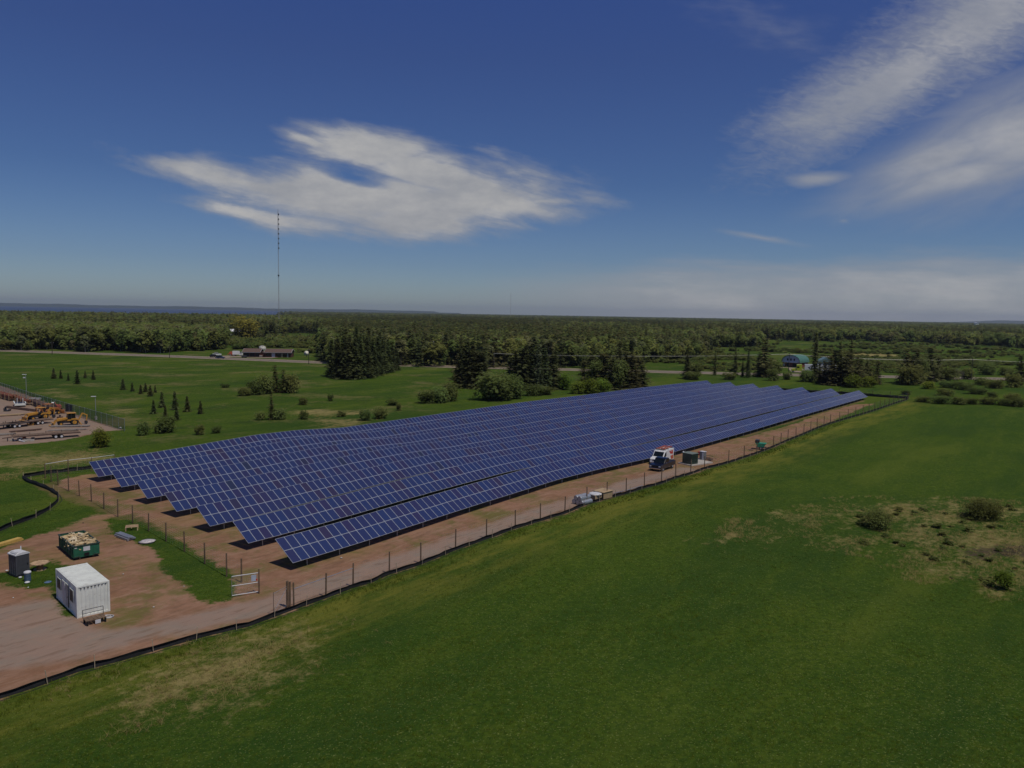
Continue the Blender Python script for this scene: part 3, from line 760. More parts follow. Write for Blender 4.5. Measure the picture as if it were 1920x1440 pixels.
def blobs(h, rad, nb, n, size, seed, base=.25, flat=1.0, shell=.75):
    r = np.random.RandomState(seed); P = []; Nn = []
    for b_ in range(nb):
        a = r.rand() * 6.28; rr = rad * .62 * math.sqrt(r.rand()); zz = h * (base + (1 - base) * (.18 + .64 * r.rand()))
        br_ = rad * r.uniform(.22, .55); prof = 1 - .45 * abs((zz / h - .55) / .45)
        c = np.array((math.cos(a) * rr * prof, math.sin(a) * rr * prof, zz)); k = int(n / nb)
        d = r.normal(size=(k, 3)); d /= np.linalg.norm(d, axis=1)[:, None]; q_ = r.uniform(shell, 1.05, k)[:, None]
        p = c + d * q_ * br_ * np.array((1, 1, flat)); P.append(p); Nn.append(d * .7 + np.array((0, 0, .95)))
    P = np.concatenate(P); Nn = np.concatenate(Nn); ok = P[:, 2] > .05; P = P[ok]; Nn = Nn[ok]
    return quad_cloud(P, size, Nn, r, .75)
def trunk(h, r0, seed, limbs=6, hb=.35, spread=.3):
    mb = MB(); r = random.Random(seed); p = Vector((0, 0, -.2)); rr = r0
    pts = [p]
    for i in range(1, 6):
        pts.append(Vector((r.gauss(0, .012) * h, r.gauss(0, .012) * h, h * .92 * i / 5)))
    for i in range(5): mb.tube(pts[i], pts[i + 1], r0 * (1 - i / 5.4), r0 * (1 - (i + 1) / 5.4), 6)
    for i in range(limbs):
        z = h * (hb + (.85 - hb) * i / limbs); a = r.random() * 6.28; L = h * spread * (1 - .5 * i / limbs)
        mb.tube((0, 0, z), (math.cos(a) * L, math.sin(a) * L, z + L * .6), r0 * .35, r0 * .1, 5)
    return mb
VEG = {}
def veg_parts(kind, seed, lod):
    """crown quads, trunk builder, leaf material, bark material; unit: metres at nominal height"""
    near = lod == 2
    if kind == 'spruce': c = conifer(12, 3.0, 26 if near else 10, 14 if near else 8, 6 if near else 3, seed, .32, .75, size=1.05 if near else 2.0); t_ = trunk(12, .18, seed, 0); mm = ('spruce', 'bark')
    elif kind == 'blue_spruce': c = conifer(12, 3.0, 28, 15, 5, seed, .2, size=.8); t_ = trunk(12, .2, seed, 0); mm = ('blue_spruce', 'bark')
    elif kind == 'pine': c = conifer(12, 4.3, 18 if near else 8, 12 if near else 7, 6 if near else 3, seed, .5, .5, .04, size=1.35 if near else 2.4); t_ = trunk(12, .2, seed, 6, .1); mm = ('pine', 'bark')
    elif kind == 'thin_spruce': c = conifer(12, 3.0, 24, 11, 5, seed, .5, .62, .05, size=1.0); t_ = trunk(12, .16, seed, 8, .1, .14); mm = ('spruce', 'bark')
    elif kind == 'sapling_spruce': c = conifer(12, 4.5, 16, 10, 5, seed, .4, .7, .0, size=2.2); t_ = trunk(12, .25, seed, 0); mm = ('spruce', 'bark')
    elif kind == 'broadleaf': c = blobs(12, 4.4, 26 if near else 20, 2600 if near else 620, .5 if near else 1.2, seed, .0, 1.0, .75 if near else .88); t_ = trunk(12, .2, seed, 8); mm = ('decid', 'birch')
    elif kind == 'dark_broadleaf': c = blobs(12, 4.8, 28 if near else 20, 2600 if near else 620, .5 if near else 1.2, seed, -.04, 1.0, .75 if near else .88); t_ = trunk(12, .2, seed, 8); mm = ('decid_dark', 'bark')
    elif kind == 'birch_tree': c = blobs(12, 3.4, 14, 230, 1.25, seed, .22); t_ = trunk(12, .2, seed, 9, .2, .3); mm = ('birch_leaf', 'birch')
    elif kind == 'willow': c = blobs(12, 8.2, 34, 2600, .9, seed, .08); t_ = trunk(12, .4, seed, 8); mm = ('willow', 'bark')
    elif kind == 'shrub': c = blobs(3, 2.7, 30 if near else 12, 2000 if near else 260, .28 if near else .8, seed, -.12, .9, .5); t_ = trunk(2.6, .05, seed, 9, .05, .5); mm = ('shrub', 'bark')
    elif kind == 'fine_shrub': c = blobs(3, 3.4, 60, 9000, .15, seed, .0, .8, .35); t_ = trunk(2.2, .05, seed, 24, .02, .9); mm = ('shrub', 'bark')
    elif kind == 'bright_shrub': c = blobs(3, 2.2, 26, 2200, .24, seed, .0, .9, .6); t_ = trunk(2.6, .05, seed, 9, .05, .5); mm = ('bright', 'bark')
    elif kind == 'dark_shrub': c = blobs(3, 2.6, 34, 2400, .28, seed, -.1, 1, .55); t_ = trunk(2.6, .05, seed, 9, .05, .5); mm = ('decid_dark', 'bark')
    elif kind == 'grey_shrub': c = blobs(3, 1.8, 20, 900, .2, seed, .1, 1, .5); t_ = trunk(2.8, .06, seed, 14, .05, .5); mm = ('greytwig', 'birch')
    return c, t_, mm
def veg_mesh(kind, seed, lod):
    key = (kind, seed, lod)
    if key not in VEG:
        c, t_, mm = veg_parts(kind, seed, lod)
        if lod == 2: VEG[key] = (fast_mesh(kind + '_crown', c[0], c[1], M[mm[0]]), t_.mesh(kind + '_trunk', M[mm[1]]))
        else:
            tf = []
            for f_ in t_.f:
                if len(f_) == 4: tf.append(f_)
            nv = len(c[0]); V_ = np.concatenate([c[0], np.array(t_.v)]); F_ = np.concatenate([c[1], np.array(tf) + nv])
            VEG[key] = fast_mesh(kind, V_, F_, [M[mm[0]], M[mm[1]]], [0] * len(c[1]) + [1] * len(tf))
    return VEG[key]
NOM = dict(birch_tree=12, spruce=12, blue_spruce=12, pine=12, thin_spruce=12, sapling_spruce=12, broadleaf=12, dark_broadleaf=12, willow=12, shrub=3, bright_shrub=3, dark_shrub=3, grey_shrub=3, fine_shrub=3)
NAMES = dict(spruce='spruce_tree', blue_spruce='spruce_tree', pine='pine_tree', thin_spruce='spruce_tree', sapling_spruce='young_spruce', broadleaf='broadleaf_tree', dark_broadleaf='broadleaf_tree', willow='willow_tree', shrub='shrub', bright_shrub='shrub', dark_shrub='shrub', grey_shrub='shrub', fine_shrub='shrub')
def plant(kind, px, py, hpx, label, group=None, wide=1.0, seed=None, lod=2):
    p = at(px, py); dist = p.y; hm_ = hpx * dist / F * 1.02
    s = hm_ / NOM[kind]; seed = seed or rng.randint(1, 3)
    isshrub = NOM[kind] == 3
    if kind in ('pine', 'thin_spruce', 'spruce') and dist > 200: wide *= {'pine': 1.6, 'thin_spruce': 1.7, 'spruce': 1.3}[kind]
    root = thing(NAMES[kind], p, rng.random() * 6.28, label, 'shrub' if isshrub else 'tree', group)
    cm, tm = veg_mesh(kind, seed, 2)
    a = link('crown', cm, root); b_ = link('stems' if isshrub else 'trunk', tm, root)
    root.scale = (s * wide * rng.uniform(.93, 1.07), s * wide * rng.uniform(.93, 1.07), s)
    return root

# --- rows of young spruces in the left field, each told by its place
G1 = 'row of six faint young spruces in the field left of the array'
for i, (x, y, h_) in enumerate([(101, 710, 20), (114, 710, 17), (128, 714, 14), (145, 720, 26), (160, 709, 14), (175, 712, 18)]):
    plant('sapling_spruce', x, y, h_, ['leftmost', 'second from the left', 'third and smallest', 'fourth and tallest', 'fifth', 'rightmost'][i] + ' of the six young spruces in the distant row', G1, .9)
G2 = 'cluster of six young spruces on the mound'
for i, (x, y, h_) in enumerate([(231, 731, 21), (248, 734, 17), (264, 739, 18), (273, 735, 17), (282, 743, 21), (291, 736, 14)]):
    plant('sapling_spruce', x, y, h_, ['leftmost and best shaped', 'second from the left', 'third from the left', 'fourth from the left, tucked behind', 'fifth, lowest standing', 'rightmost'][i] + ' of the six young spruces on the grassy mound', G2, 1.0)
G3 = 'seven young spruces left of the array'
for i, (x, y, h_) in enumerate([(288, 776, 27), (304, 764, 30), (310, 781, 22), (328, 768, 35), (331, 788, 28), (351, 772, 30), (376, 776, 25)]):
    plant('sapling_spruce', x, y, h_, ['leftmost and bushiest', 'second from the left', 'small one low in front', 'tallest', 'thin one in front of the tallest', 'second from the right', 'rightmost, on its own'][i] + ' of the seven young spruces nearest the solar panels', G3, .85)
# --- shrubs left
plant('shrub', 269, 816, 27, 'twiggy round shrub standing alone below the young spruces', wide=.7)
plant('shrub', 311, 811, 30, 'wide olive shrub right of the twiggy round shrub', wide=1.1)
plant('shrub', 298, 811, 16, 'small low shrub leaning on the wide olive shrub', wide=.9)
plant('bright_shrub', 190, 838, 34, 'bright green shrub at the corner of the gravel lot', wide=.95)
plant('dark_shrub', 375, 815, 19, 'small dark shrub near the rear edge of the panels, right of the olive shrub', wide=.8)
plant('shrub', 405, 812, 14, 'faint low shrub right of the small dark shrub', wide=1.1)
plant('pine', 509, 787, 50, 'bushy dark conifer alone behind the middle of the rear panel row', wide=.62)
plant('dark_shrub', 488, 787, 16, 'low shrub at the left foot of the lone bushy conifer')
plant('dark_shrub', 524, 786, 22, 'green shrub at the right foot of the lone bushy conifer')
for x, y, h_, w, k, l in [(458, 742, 16, 1.2, 'dark_shrub', 'low left end of the dark thicket in the left field'), (478, 740, 26, 1.1, 'shrub', 'shrub between the low end and the middle of the dark thicket'), (497, 738, 36, .8, 'dark_shrub', 'tall rounded shrub in the middle of the dark thicket'),
                          (545, 737, 38, .7, 'dark_shrub', 'right end shrub of the dark thicket')]:
    plant(k, x, y, h_, l, 'dark thicket in the left field', w)
plant('pine', 516, 736, 52, 'dark spiky conifer rising from the dark thicket', 'dark thicket in the left field', .6)
plant('pine', 532, 736, 44, 'second conifer of the dark thicket, right of the spiky one', 'dark thicket in the left field', .7)
for i, (x, y, h_, w, k, l) in enumerate([(570, 786, 18, .9, 'shrub', 'small shrub right of the lone conifer, before dry grass'), (640, 781, 12, 1.2, 'shrub', 'flat shrub between the small shrub and the twin dark shrubs'), (684, 788, 22, 1.0, 'dark_shrub', 'left of the twin dark shrubs behind the panels'), (714, 785, 22, 1.0, 'dark_shrub', 'right of the twin dark shrubs behind the panels'),
        (568, 759, 13, 1.1, 'shrub', 'tiny shrub above the dry grass, midfield'), (620, 752, 14, .6, 'shrub', 'thin upright shrub standing midfield'), (422, 727, 8, 1.6, 'shrub', 'low flat bush left of the dark thicket'), (735, 760, 12, 1.6, 'shrub', 'pale low bush below the spruce clump'), (748, 770, 14, .7, 'shrub', 'slim shrub close behind the panels, right of the twin shrubs'),
        (800, 756, 24, 1.2, 'shrub', 'left bush of the three before the tall blue spruces'), (823, 755, 30, .9, 'dark_shrub', 'middle bush of the three before the tall blue spruces'), (845, 752, 34, .8, 'shrub', 'right bush of the three before the tall blue spruces')]):
    plant(k, x, y, h_, l, None, w)
# --- the dense spruce clump
tri = [(622, 706, 72), (634, 709, 76), (645, 711, 82), (655, 711, 84), (666, 711, 78), (676, 710, 80), (688, 709, 76), (699, 707, 72), (708, 704, 74), (718, 701, 66), (727, 699, 62), (736, 697, 52), (745, 695, 38), (630, 698, 62), (648, 697, 80), (668, 696, 84), (690, 695, 80), (712, 693, 72)]
for x, y, h_ in tri: plant('spruce', x, y, h_, 'dark spruce inside the dense triangular clump behind the array', 'spruces of the dense triangular clump', .75)
# --- middle group behind the array
for x, y, h_, w, k, l in [(862, 726, 74, .55, 'thin_spruce', 'slim dark spruce at the left end of the middle tree group'), (876, 727, 88, .75, 'spruce', 'tall spruce, second in the middle tree group'), (893, 727, 70, .7, 'pine', 'ragged conifer third in the middle tree group'), (908, 727, 76, .6, 'thin_spruce', 'thin spruce behind the big round bush'),
        (930, 750, 52, 1.15, 'dark_shrub', 'big dark round bush right behind the top panel row'), (958, 747, 44, .9, 'dark_shrub', 'rounded bush right of the big dark round bush'), (915, 751, 26, 1.0, 'bright_shrub', 'low bright bush at the foot of the big dark round bush'), (985, 731, 86, .72, 'spruce', 'dark spruce left of the tallest blue grey spruce'), (1008, 732, 92, .78, 'blue_spruce', 'tallest blue grey spruce behind the array'),
        (972, 728, 60, .8, 'pine', 'brownish pine left of the blue grey spruces'), (1041, 727, 80, .45, 'thin_spruce', 'narrow dark spruce with bare trunk right of the blue grey one'), (1030, 729, 50, .7, 'pine', 'short dark conifer between blue spruce and narrow spruce'), (1052, 729, 26, .8, 'grey_shrub', 'greyish leafless bush right of the narrow dark spruce'),
        (1000, 742, 22, 1.4, 'shrub', 'olive bush at the panel edge under the blue grey spruce'), (1024, 740, 16, 1.4, 'shrub', 'lower olive bush at the panel edge'), (1060, 731, 30, .8, 'bright_shrub', 'green shrub left of the brown pines'), (1082, 738, 24, 1.2, 'bright_shrub', 'first green bush along the foot of the brown pines'),
        (1104, 738, 28, 1.2, 'bright_shrub', 'second green bush along the foot of the brown pines'), (1128, 736, 28, 1.1, 'bright_shrub', 'third green bush along the foot of the brown pines'), (1108, 726, 60, .75, 'pine', 'leftmost brown pine of the five by the array'), (1128, 728, 66, .8, 'pine', 'second brown pine of the five by the array'), (1148, 731, 62, .7, 'pine', 'third brown pine of the five by the array'),
        (1172, 730, 72, .8, 'pine', 'fourth and tallest brown pine of the five by the array'), (1194, 728, 60, .7, 'pine', 'rightmost brown pine of the five by the array'), (1160, 700, 62, .7, 'pine', 'pine across the highway behind the five brown pines'), (1090, 690, 50, .8, 'dark_broadleaf', 'dark tree across the highway left of the brown pines')]:
    plant(k, x, y, h_, l, None, w)
for x, y, h_, k in [(858, 726, 60, 'pine'), (870, 727, 76, 'spruce'), (886, 728, 82, 'spruce'), (902, 728, 70, 'pine'), (955, 727, 58, 'pine'), (966, 729, 72, 'spruce'), (978, 730, 78, 'pine'), (996, 731, 84, 'spruce'), (1020, 731, 78, 'spruce'), (1036, 729, 66, 'pine'),
                    (1094, 727, 52, 'pine'), (1118, 728, 60, 'dark_broadleaf'), (1138, 729, 64, 'pine'), (1158, 731, 64, 'dark_broadleaf'), (1184, 731, 68, 'pine'), (1203, 728, 54, 'pine')]:
    plant(k, x, y, h_, 'dark conifer deep inside the mixed tree mass behind the middle of the array' if k != 'dark_broadleaf' else 'dark leafy tree inside the mixed tree mass behind the middle of the array', 'mixed tree mass behind the middle of the array', .85)
for x, y, h_, k in [(1545, 719, 44, 'pine'), (1562, 721, 60, 'pine'), (1587, 723, 66, 'pine'), (1612, 721, 50, 'pine'), (1634, 720, 40, 'dark_broadleaf'), (1708, 719, 56, 'pine'), (1728, 717, 54, 'dark_broadleaf')]:
    plant(k, x, y, h_, 'dark tree filling the shady right hand clumps on this side of the highway', 'shady right hand clumps by the highway', .85)
# --- right hand trees near the highway
for x, y, h_, w, k, l in [(1288, 710, 46, .95, 'spruce', 'conical spruce alone before the highway'), (1300, 712, 16, 1.3, 'shrub', 'bush at the right foot of the lone conical spruce'), (1340, 704, 50, .35, 'thin_spruce', 'sparse thin tree right of the lone conical spruce'), (1378, 704, 50, .5, 'thin_spruce', 'sparse tree in the middle of the gap by the highway'),
        (1402, 708, 50, .6, 'spruce', 'dark spruce left of the tall twin pine'), (1392, 707, 32, .5, 'spruce', 'small spruce left of the dark spruce'), (1432, 707, 74, .62, 'pine', 'tall dark pine left of the barn'), (1422, 706, 40, .6, 'pine', 'short pine at the left of the tall dark pine'), (1450, 700, 26, 1.0, 'dark_shrub', 'dark round bush just left of the barn'), (1449, 714, 22, .9, 'shrub', 'bush this side of the highway below the barn'),
        (1476, 712, 16, .9, 'shrub', 'low bush on the near verge under the yellow truck'), (1304, 700, 22, 1, 'shrub', 'bush on the highway verge near the conical spruce'), (1366, 712, 14, 1.4, 'shrub', 'small verge bush below the sparse tree'), (1527, 715, 90, .45, 'spruce', 'tall narrow spruce in front of the white trailer'),
        (1512, 716, 22, 1.1, 'dark_shrub', 'bush under the tall narrow spruce'), (1536, 718, 40, .6, 'pine', 'small pine right of the tall narrow spruce'), (1556, 722, 54, .8, 'pine', 'broad low pine left of the twin tall pines'), (1572, 722, 84, .5, 'thin_spruce', 'left of the twin tall ragged pines'), (1593, 722, 86, .48, 'thin_spruce', 'right of the twin tall ragged pines'),
        (1583, 724, 56, .8, 'pine', 'dark pine filling the gap between the twin tall pines'), (1605, 722, 54, .7, 'pine', 'pine right of the twin tall pines'), (1624, 720, 46, .8, 'pine', 'low pine second right of the twin tall pines'), (1644, 720, 44, .7, 'pine', 'last pine of the right hand group before the road gap'), (1600, 727, 24, 1.2, 'bright_shrub', 'light bush beneath the right hand pines'), (1630, 726, 20, 1.3, 'bright_shrub', 'second light bush beneath the right hand pines'),
        (1578, 684, 30, .8, 'dark_broadleaf', 'dark tree behind the highway by the grey roof'), (1698, 719, 66, .7, 'pine', 'left pine of the dark clump right of the road gap'), (1716, 718, 64, .7, 'pine', 'middle pine of the dark clump right of the road gap'), (1742, 715, 66, .72, 'pine', 'tallest pine of the dark clump right of the road gap'), (1706, 722, 36, 1.0, 'dark_shrub', 'bush at the foot of the dark clump right of the road gap'),
        (1758, 712, 44, .8, 'pine', 'small pine at the right of that dark clump'), (1775, 714, 28, 1.1, 'shrub', 'round bush right of the dark pine clump'), (1792, 712, 24, 1.1, 'grey_shrub', 'greyish shrub left of the power pole'), (1811, 711, 22, .8, 'dark_shrub', 'dark shrub just left of the power pole'), (1850, 703, 24, 1.0, 'dark_shrub', 'rounded dark bush beyond the highway, right of the pole'), (1885, 704, 18, 1.2, 'shrub', 'low bush beyond the highway at the right'),
        (1912, 715, 50, .9, 'pine', 'dark tree cut by the right edge of the photo'), (1900, 726, 24, 1.2, 'shrub', 'bush in front of the dark tree at the right edge'), (1866, 728, 18, 1.5, 'shrub', 'bush on the near verge at the right'), (1740, 729, 14, 1.8, 'bright_shrub', 'flat green bush below the dark pine clump')]:
    plant(k, x, y, h_, l, None, w)
# --- low willow scrub right
scr = [(1731, 754, 11, 1.9), (1764, 757, 15, 1.7), (1798, 758, 15, 1.8), (1822, 758, 12, 1.6), (1852, 758, 14, 1.8), (1880, 760, 12, 1.6), (1771, 742, 13, 1.9), (1830, 739, 14, 1.9), (1905, 762, 16, 1.8), (1898, 752, 16, 1.6), (1700, 740, 9, 1.9), (1806, 731, 15, 2.0), (1780, 727, 14, 1.9), (1860, 745, 10, 1.8), (1840, 722, 14, 1.9)]
for x, y, h_, w in scr: plant('shrub', x, y, h_, 'low spreading willow scrub in the rough meadow at the right edge', 'low willow scrub in the rough meadow', w)
plant('fine_shrub', 1645, 989, 36, 'wide twiggy bush at the left end of the dry grass patch', wide=1.0, seed=5)
plant('fine_shrub', 1842, 972, 38, 'dense rounded bush at the top right of the dry grass patch', wide=1.15, seed=6)
plant('bright_shrub', 1880, 1104, 34, 'bright green bush at the bottom of the dry grass patch', wide=1.0, seed=7)
plant('willow', 458, 637, 44, 'round yellow green willow crown over the white roofed house', seed=2)

# --- forest: ranks told one by one in front, the mass behind as one instanced object
FB = [(-700, 655), (0, 655), (200, 659), (330, 661), (400, 656), (425, 650), (450, 651), (600, 650), (608, 683), (700, 685), (870, 688), (1100, 690), (1190, 688), (1215, 680), (1290, 676), (1340, 660), (1420, 652), (1440, 641), (1600, 639), (1700, 642), (1800, 648), (1920, 652), (2600, 660)]
fbx = [p[0] for p in FB]; fby = [p[1] for p in FB]
CLEAR = [(565, 632, 50, 7), (1430, 641, 35, 4), (452, 625, 24, 3.5), (1660, 629, 40, 1.2), (1240, 668, 60, 6), (1350, 655, 70, 4)]
def clear(px, py):
    return any(((px - a) / c) ** 2 + ((py - b_) / d) ** 2 < 1 for a, b_, c, d in CLEAR)
def hills_noise(x, y, sc): return float(vnoise(np.array(x), np.array(y), sc, 11))
cands = []
rf = random.Random(21)
for r0, r1, dens, sc in ((330, 700, 1 / 16., 1.0), (700, 1300, 1 / 48., 1.15), (1300, 2400, 1 / 170., 1.35), (2400, 5200, 1 / 620., 1.9), (5200, 9000, 1 / 2600., 3.0)):
    area = R(84) * (r1 * r1 - r0 * r0) / 2
    for _ in range(int(area * dens)):
        a = R(rf.uniform(-42, 42)); d = math.sqrt(rf.uniform(r0 * r0, r1 * r1)); X = math.sin(a) * d; Y = math.cos(a) * d
        px, py = projpx(X, Y, 0)
        b_ = float(np.interp(px, fbx, fby)) + 1.5 * math.sin(px * .05) + 1.0 * math.sin(px * .17)
        if py > b_ or (py < 640 and clear(px, py)) or clear(px, py): continue
        if d > 2100 and px < 520: continue
        if d > 2300 and px < 690 and rf.random() > (px - 520) / 170: continue
        # share of conifers over the land
        pc = float(np.interp(px, [0, 300, 560, 640, 1200, 1400, 1920], [.12, .22, .35, .75, .6, .5, .5])) + (hills_noise(X + 9000, Y + 3000, 160) - .5) * 1.2
        cands.append((b_ - py, px, py, X, Y, sc, rf.random() < pc, d))
cands.sort(key=lambda c: c[0] + (c[7] - 350) * .05)
FK = {True: [('spruce', 1), ('spruce', 2), ('pine', 1), ('spruce', 3)], False: [('broadleaf', 1), ('dark_broadleaf', 1), ('birch_tree', 1), ('broadleaf', 2), ('dark_broadleaf', 2)]}
src = {}
cnt = {True: 0, False: 0}; rest_ = {True: [], False: []}
FLBL = {True: ('forest_conifer', 'dark pointed conifer standing in the front ranks of the forest behind the highway', 'conifers in the front ranks of the forest'), False: ('forest_broadleaf', 'rounded leafy tree standing in the front ranks of the forest behind the highway', 'leafy trees in the front ranks of the forest')}
for c in cands:
    con = c[6]; hgt_m = (rf.uniform(11, 17.5) if con else rf.uniform(9, 15.5))
    if c[0] < 1.2 and rf.random() < .5: hgt_m *= .55
    if c[7] > 2400: hgt_m = rf.uniform(10.5, 15) + (3 if rf.random() < .06 else 0)
    if 450 < c[1] < 606 and c[2] > 637: hgt_m *= .45
    if 418 < c[1] < 500 and c[2] > 622: hgt_m *= .36
    elif c[1] > 1215 and c[7] < 700: hgt_m *= .8
    if cnt[con] < 290:
        cnt[con] += 1; kd = rf.choice(FK[con]); me = veg_mesh(kd[0], kd[1], 1)
        o = link(FLBL[con][0], me); tag(o, FLBL[con][1], 'tree', FLBL[con][2]); s_ = hgt_m / 12
        o.location = (c[3], c[4], 0); o.rotation_euler = (0, 0, rf.random() * 6.28); w = rf.uniform(.8, 1.15) * (1 if con else 1.05)
        o.scale = (s_ * w, s_ * w, s_); src.setdefault(kd, o)
    else: rest_[con].append((c[3], c[4], hgt_m / 12, c[5], rf.random()))
def instancer(name, pts, srcs, wfun=None, label=None, zrot=True):
    """points carrying a scale vector; each gets one of the source objects"""
    me = D.meshes.new(name); P = np.array([p[:3] for p in pts], np.float32); me.vertices.add(len(P)); me.vertices.foreach_set('co', P.ravel())
    a = me.attributes.new('sc', 'FLOAT_VECTOR', 'POINT'); a.data.foreach_set('vector', np.array([p[3] for p in pts], np.float32).ravel())
    o = link(name, me); o['kind'] = 'stuff'
    if label: o['label'] = label
    ng = D.node_groups.new(name, 'GeometryNodeTree'); ng.interface.new_socket('Geometry', in_out='INPUT', socket_type='NodeSocketGeometry'); ng.interface.new_socket('Geometry', in_out='OUTPUT', socket_type='NodeSocketGeometry')
    N_ = ng.nodes; L_ = ng.links; gi = N_.new('NodeGroupInput'); go = N_.new('NodeGroupOutput'); ip = N_.new('GeometryNodeInstanceOnPoints')
    mp_ = N_.new('GeometryNodeMeshToPoints'); L_.new(gi.outputs[0], mp_.inputs[0]); L_.new(mp_.outputs[0], ip.inputs['Points'])
    jn = N_.new('GeometryNodeJoinGeometry')
    for s_ in srcs:
        oi_ = N_.new('GeometryNodeObjectInfo'); oi_.inputs[0].default_value = s_; oi_.inputs['As Instance'].default_value = True; L_.new(oi_.outputs['Geometry'], jn.inputs[0])
    L_.new(jn.outputs[0], ip.inputs['Instance']); ip.inputs['Pick Instance'].default_value = True
    ri = N_.new('FunctionNodeRandomValue'); ri.data_type = 'INT'; ri.inputs[4].default_value = 0; ri.inputs[5].default_value = len(srcs) - 1; L_.new(ri.outputs[2], ip.inputs['Instance Index'])
    rr_ = N_.new('FunctionNodeRandomValue'); rr_.data_type = 'FLOAT_VECTOR'; rr_.inputs[0].default_value = (-.04, -.04, 0); rr_.inputs[1].default_value = (.04, .04, 6.283); L_.new(rr_.outputs[0], ip.inputs['Rotation'])
    na = N_.new('GeometryNodeInputNamedAttribute'); na.data_type = 'FLOAT_VECTOR'; na.inputs[0].default_value = 'sc'; L_.new(na.outputs[0], ip.inputs['Scale'])
    L_.new(ip.outputs[0], go.inputs[0]); md_ = o.modifiers.new('instances', 'NODES'); md_.node_group = ng
    return o
# As Instance keeps the unscaled mesh; sources are real front-rank trees
for con, nm in ((True, 'conifer_forest'), (False, 'broadleaf_forest')):
    pts = [(x, y, -.3, (h_ * w, h_ * w, h_)) for x, y, h_, w, q_ in rest_[con]]
    ss = [o for kd, o in src.items() if kd in FK[con]]
    instancer(nm, pts, ss, label=('dark conifer forest stretching to the horizon' if con else 'leafy green forest stretching to the horizon'))
    print(nm, len(pts))

# shrubs scattered over the rough land beyond the highway (right) and this side of it
pts = []
shs = [o for o in D.objects if o.name.startswith('shrub') and o.type == 'EMPTY'][:1]
for _ in range(5200):
    px = rf.uniform(1190, 2050); py = rf.uniform(640, 700); p = at(px, py)
    if linedist([(q.x, q.y) for q in rp_[::3]], np.array(p.x), np.array(p.y)) < 11: continue
    if 1452 < px < 1560 and 672 < py < 704: continue
    if py > 688 and rf.random() < .6: continue
    if hills_noise(p.x + 5000, p.y + 5000, 38) < .52: continue
    s_ = rf.uniform(.35, 1.2) * (1.15 if py < 665 else .8); pts.append((p.x, p.y, -.05, (s_ * 1.2, s_ * 1.2, s_ * .8)))
for _ in range(700):
    px = rf.uniform(440, 612); py = rf.uniform(636, 662); p = at(px, py)
    if py > 655 and px < 560: continue
    if hills_noise(p.x + 5000, p.y + 5000, 25) < .4: continue
    s_ = rf.uniform(.5, 1.5); pts.append((p.x, p.y, -.05, (s_ * 1.2, s_ * 1.2, s_ * .9)))
for _ in range(70):
    px = rf.uniform(1600, 2000); py = rf.uniform(950, 1105); p = at(px, py)
    jx = int(np.clip(np.searchsorted(gx, p.x), 0, nx - 1)); jy = int(np.clip(np.searchsorted(gy, p.y), 0, ny - 1))
    if dry[jy, jx] < .5: continue
    s_ = rf.uniform(.06, .2); pts.append((p.x, p.y, p.z - .03, (s_ * 1.6, s_ * 1.6, s_)))
sh = []
for i, (px, py) in enumerate(((1690, 662), (1250, 668))):
    o = link('meadow_shrub', veg_mesh('shrub', i + 1, 1)); p = at(px, py); o.location = p
    tag(o, ['rounded olive bush in the meadow beyond the highway, under the power line', 'olive bush in the strip between forest and highway right of the brown pines'][i], 'shrub'); sh.append(o)
instancer('scrub', pts, sh, label='scattered olive scrub over the rough meadows')

# grass tufts standing in the meadow near the camera
def tuft(name, n, h_, spread, lean, m_, seed, w=.02):
    r = random.Random(seed); mb = MB()
    for i in range(n):
        a = r.random() * 6.28; x, y = r.gauss(0, spread), r.gauss(0, spread); hh = h_ * r.uniform(.6, 1.2); l_ = lean * hh * r.uniform(.4, 1.3)
        dx_, dy_ = math.cos(a), math.sin(a); p_ = (-dy_ * w, dx_ * w); hx, hy = x + dx_ * l_ * .35, y + dy_ * l_ * .35
        mb.add([(x - p_[0], y - p_[1], 0), (x + p_[0], y + p_[1], 0), (hx + p_[0], hy + p_[1], hh * .6), (hx - p_[0], hy - p_[1], hh * .6), (x + dx_ * l_, y + dy_ * l_, hh)], [(0, 1, 2, 3), (3, 2, 4)])
    return mb
gpts = []; dpts = []
xs = nr.uniform(-75, 120, 420000); ys = nr.uniform(30, 190, 420000)
pxx, pyy = projpx(xs, ys, np.zeros_like(xs)); keep = (pxx > -40) & (pxx < 1960) & (pyy < 1500) & (nr.rand(len(xs)) < np.clip(2.2 * (75 / ys) ** 2.0, 0, 1))
xs, ys = xs[keep], ys[keep]
from_x = (xs + 150) / 340 * 486 + 94   # nearest grid index in the fine zone
ii = np.clip(np.searchsorted(gx, xs), 0, nx - 1); jj = np.clip(np.searchsorted(gy, ys), 0, ny - 1)
dv = dirt[jj, ii] + wob[jj, ii]; uvv = under[jj, ii]; drv = dry[jj, ii]; zz_ = hgt(xs, ys); ov = outer[jj, ii]
nse = fbm(xs, ys, 3.0, 9); nse2 = fbm(xs, ys, 9.0, 12)
ang_ = .9
ds = fbm((xs * u_[0] + ys * u_[1]) * .45, (xs * n_[0] + ys * n_[1]), 2.4, 31)
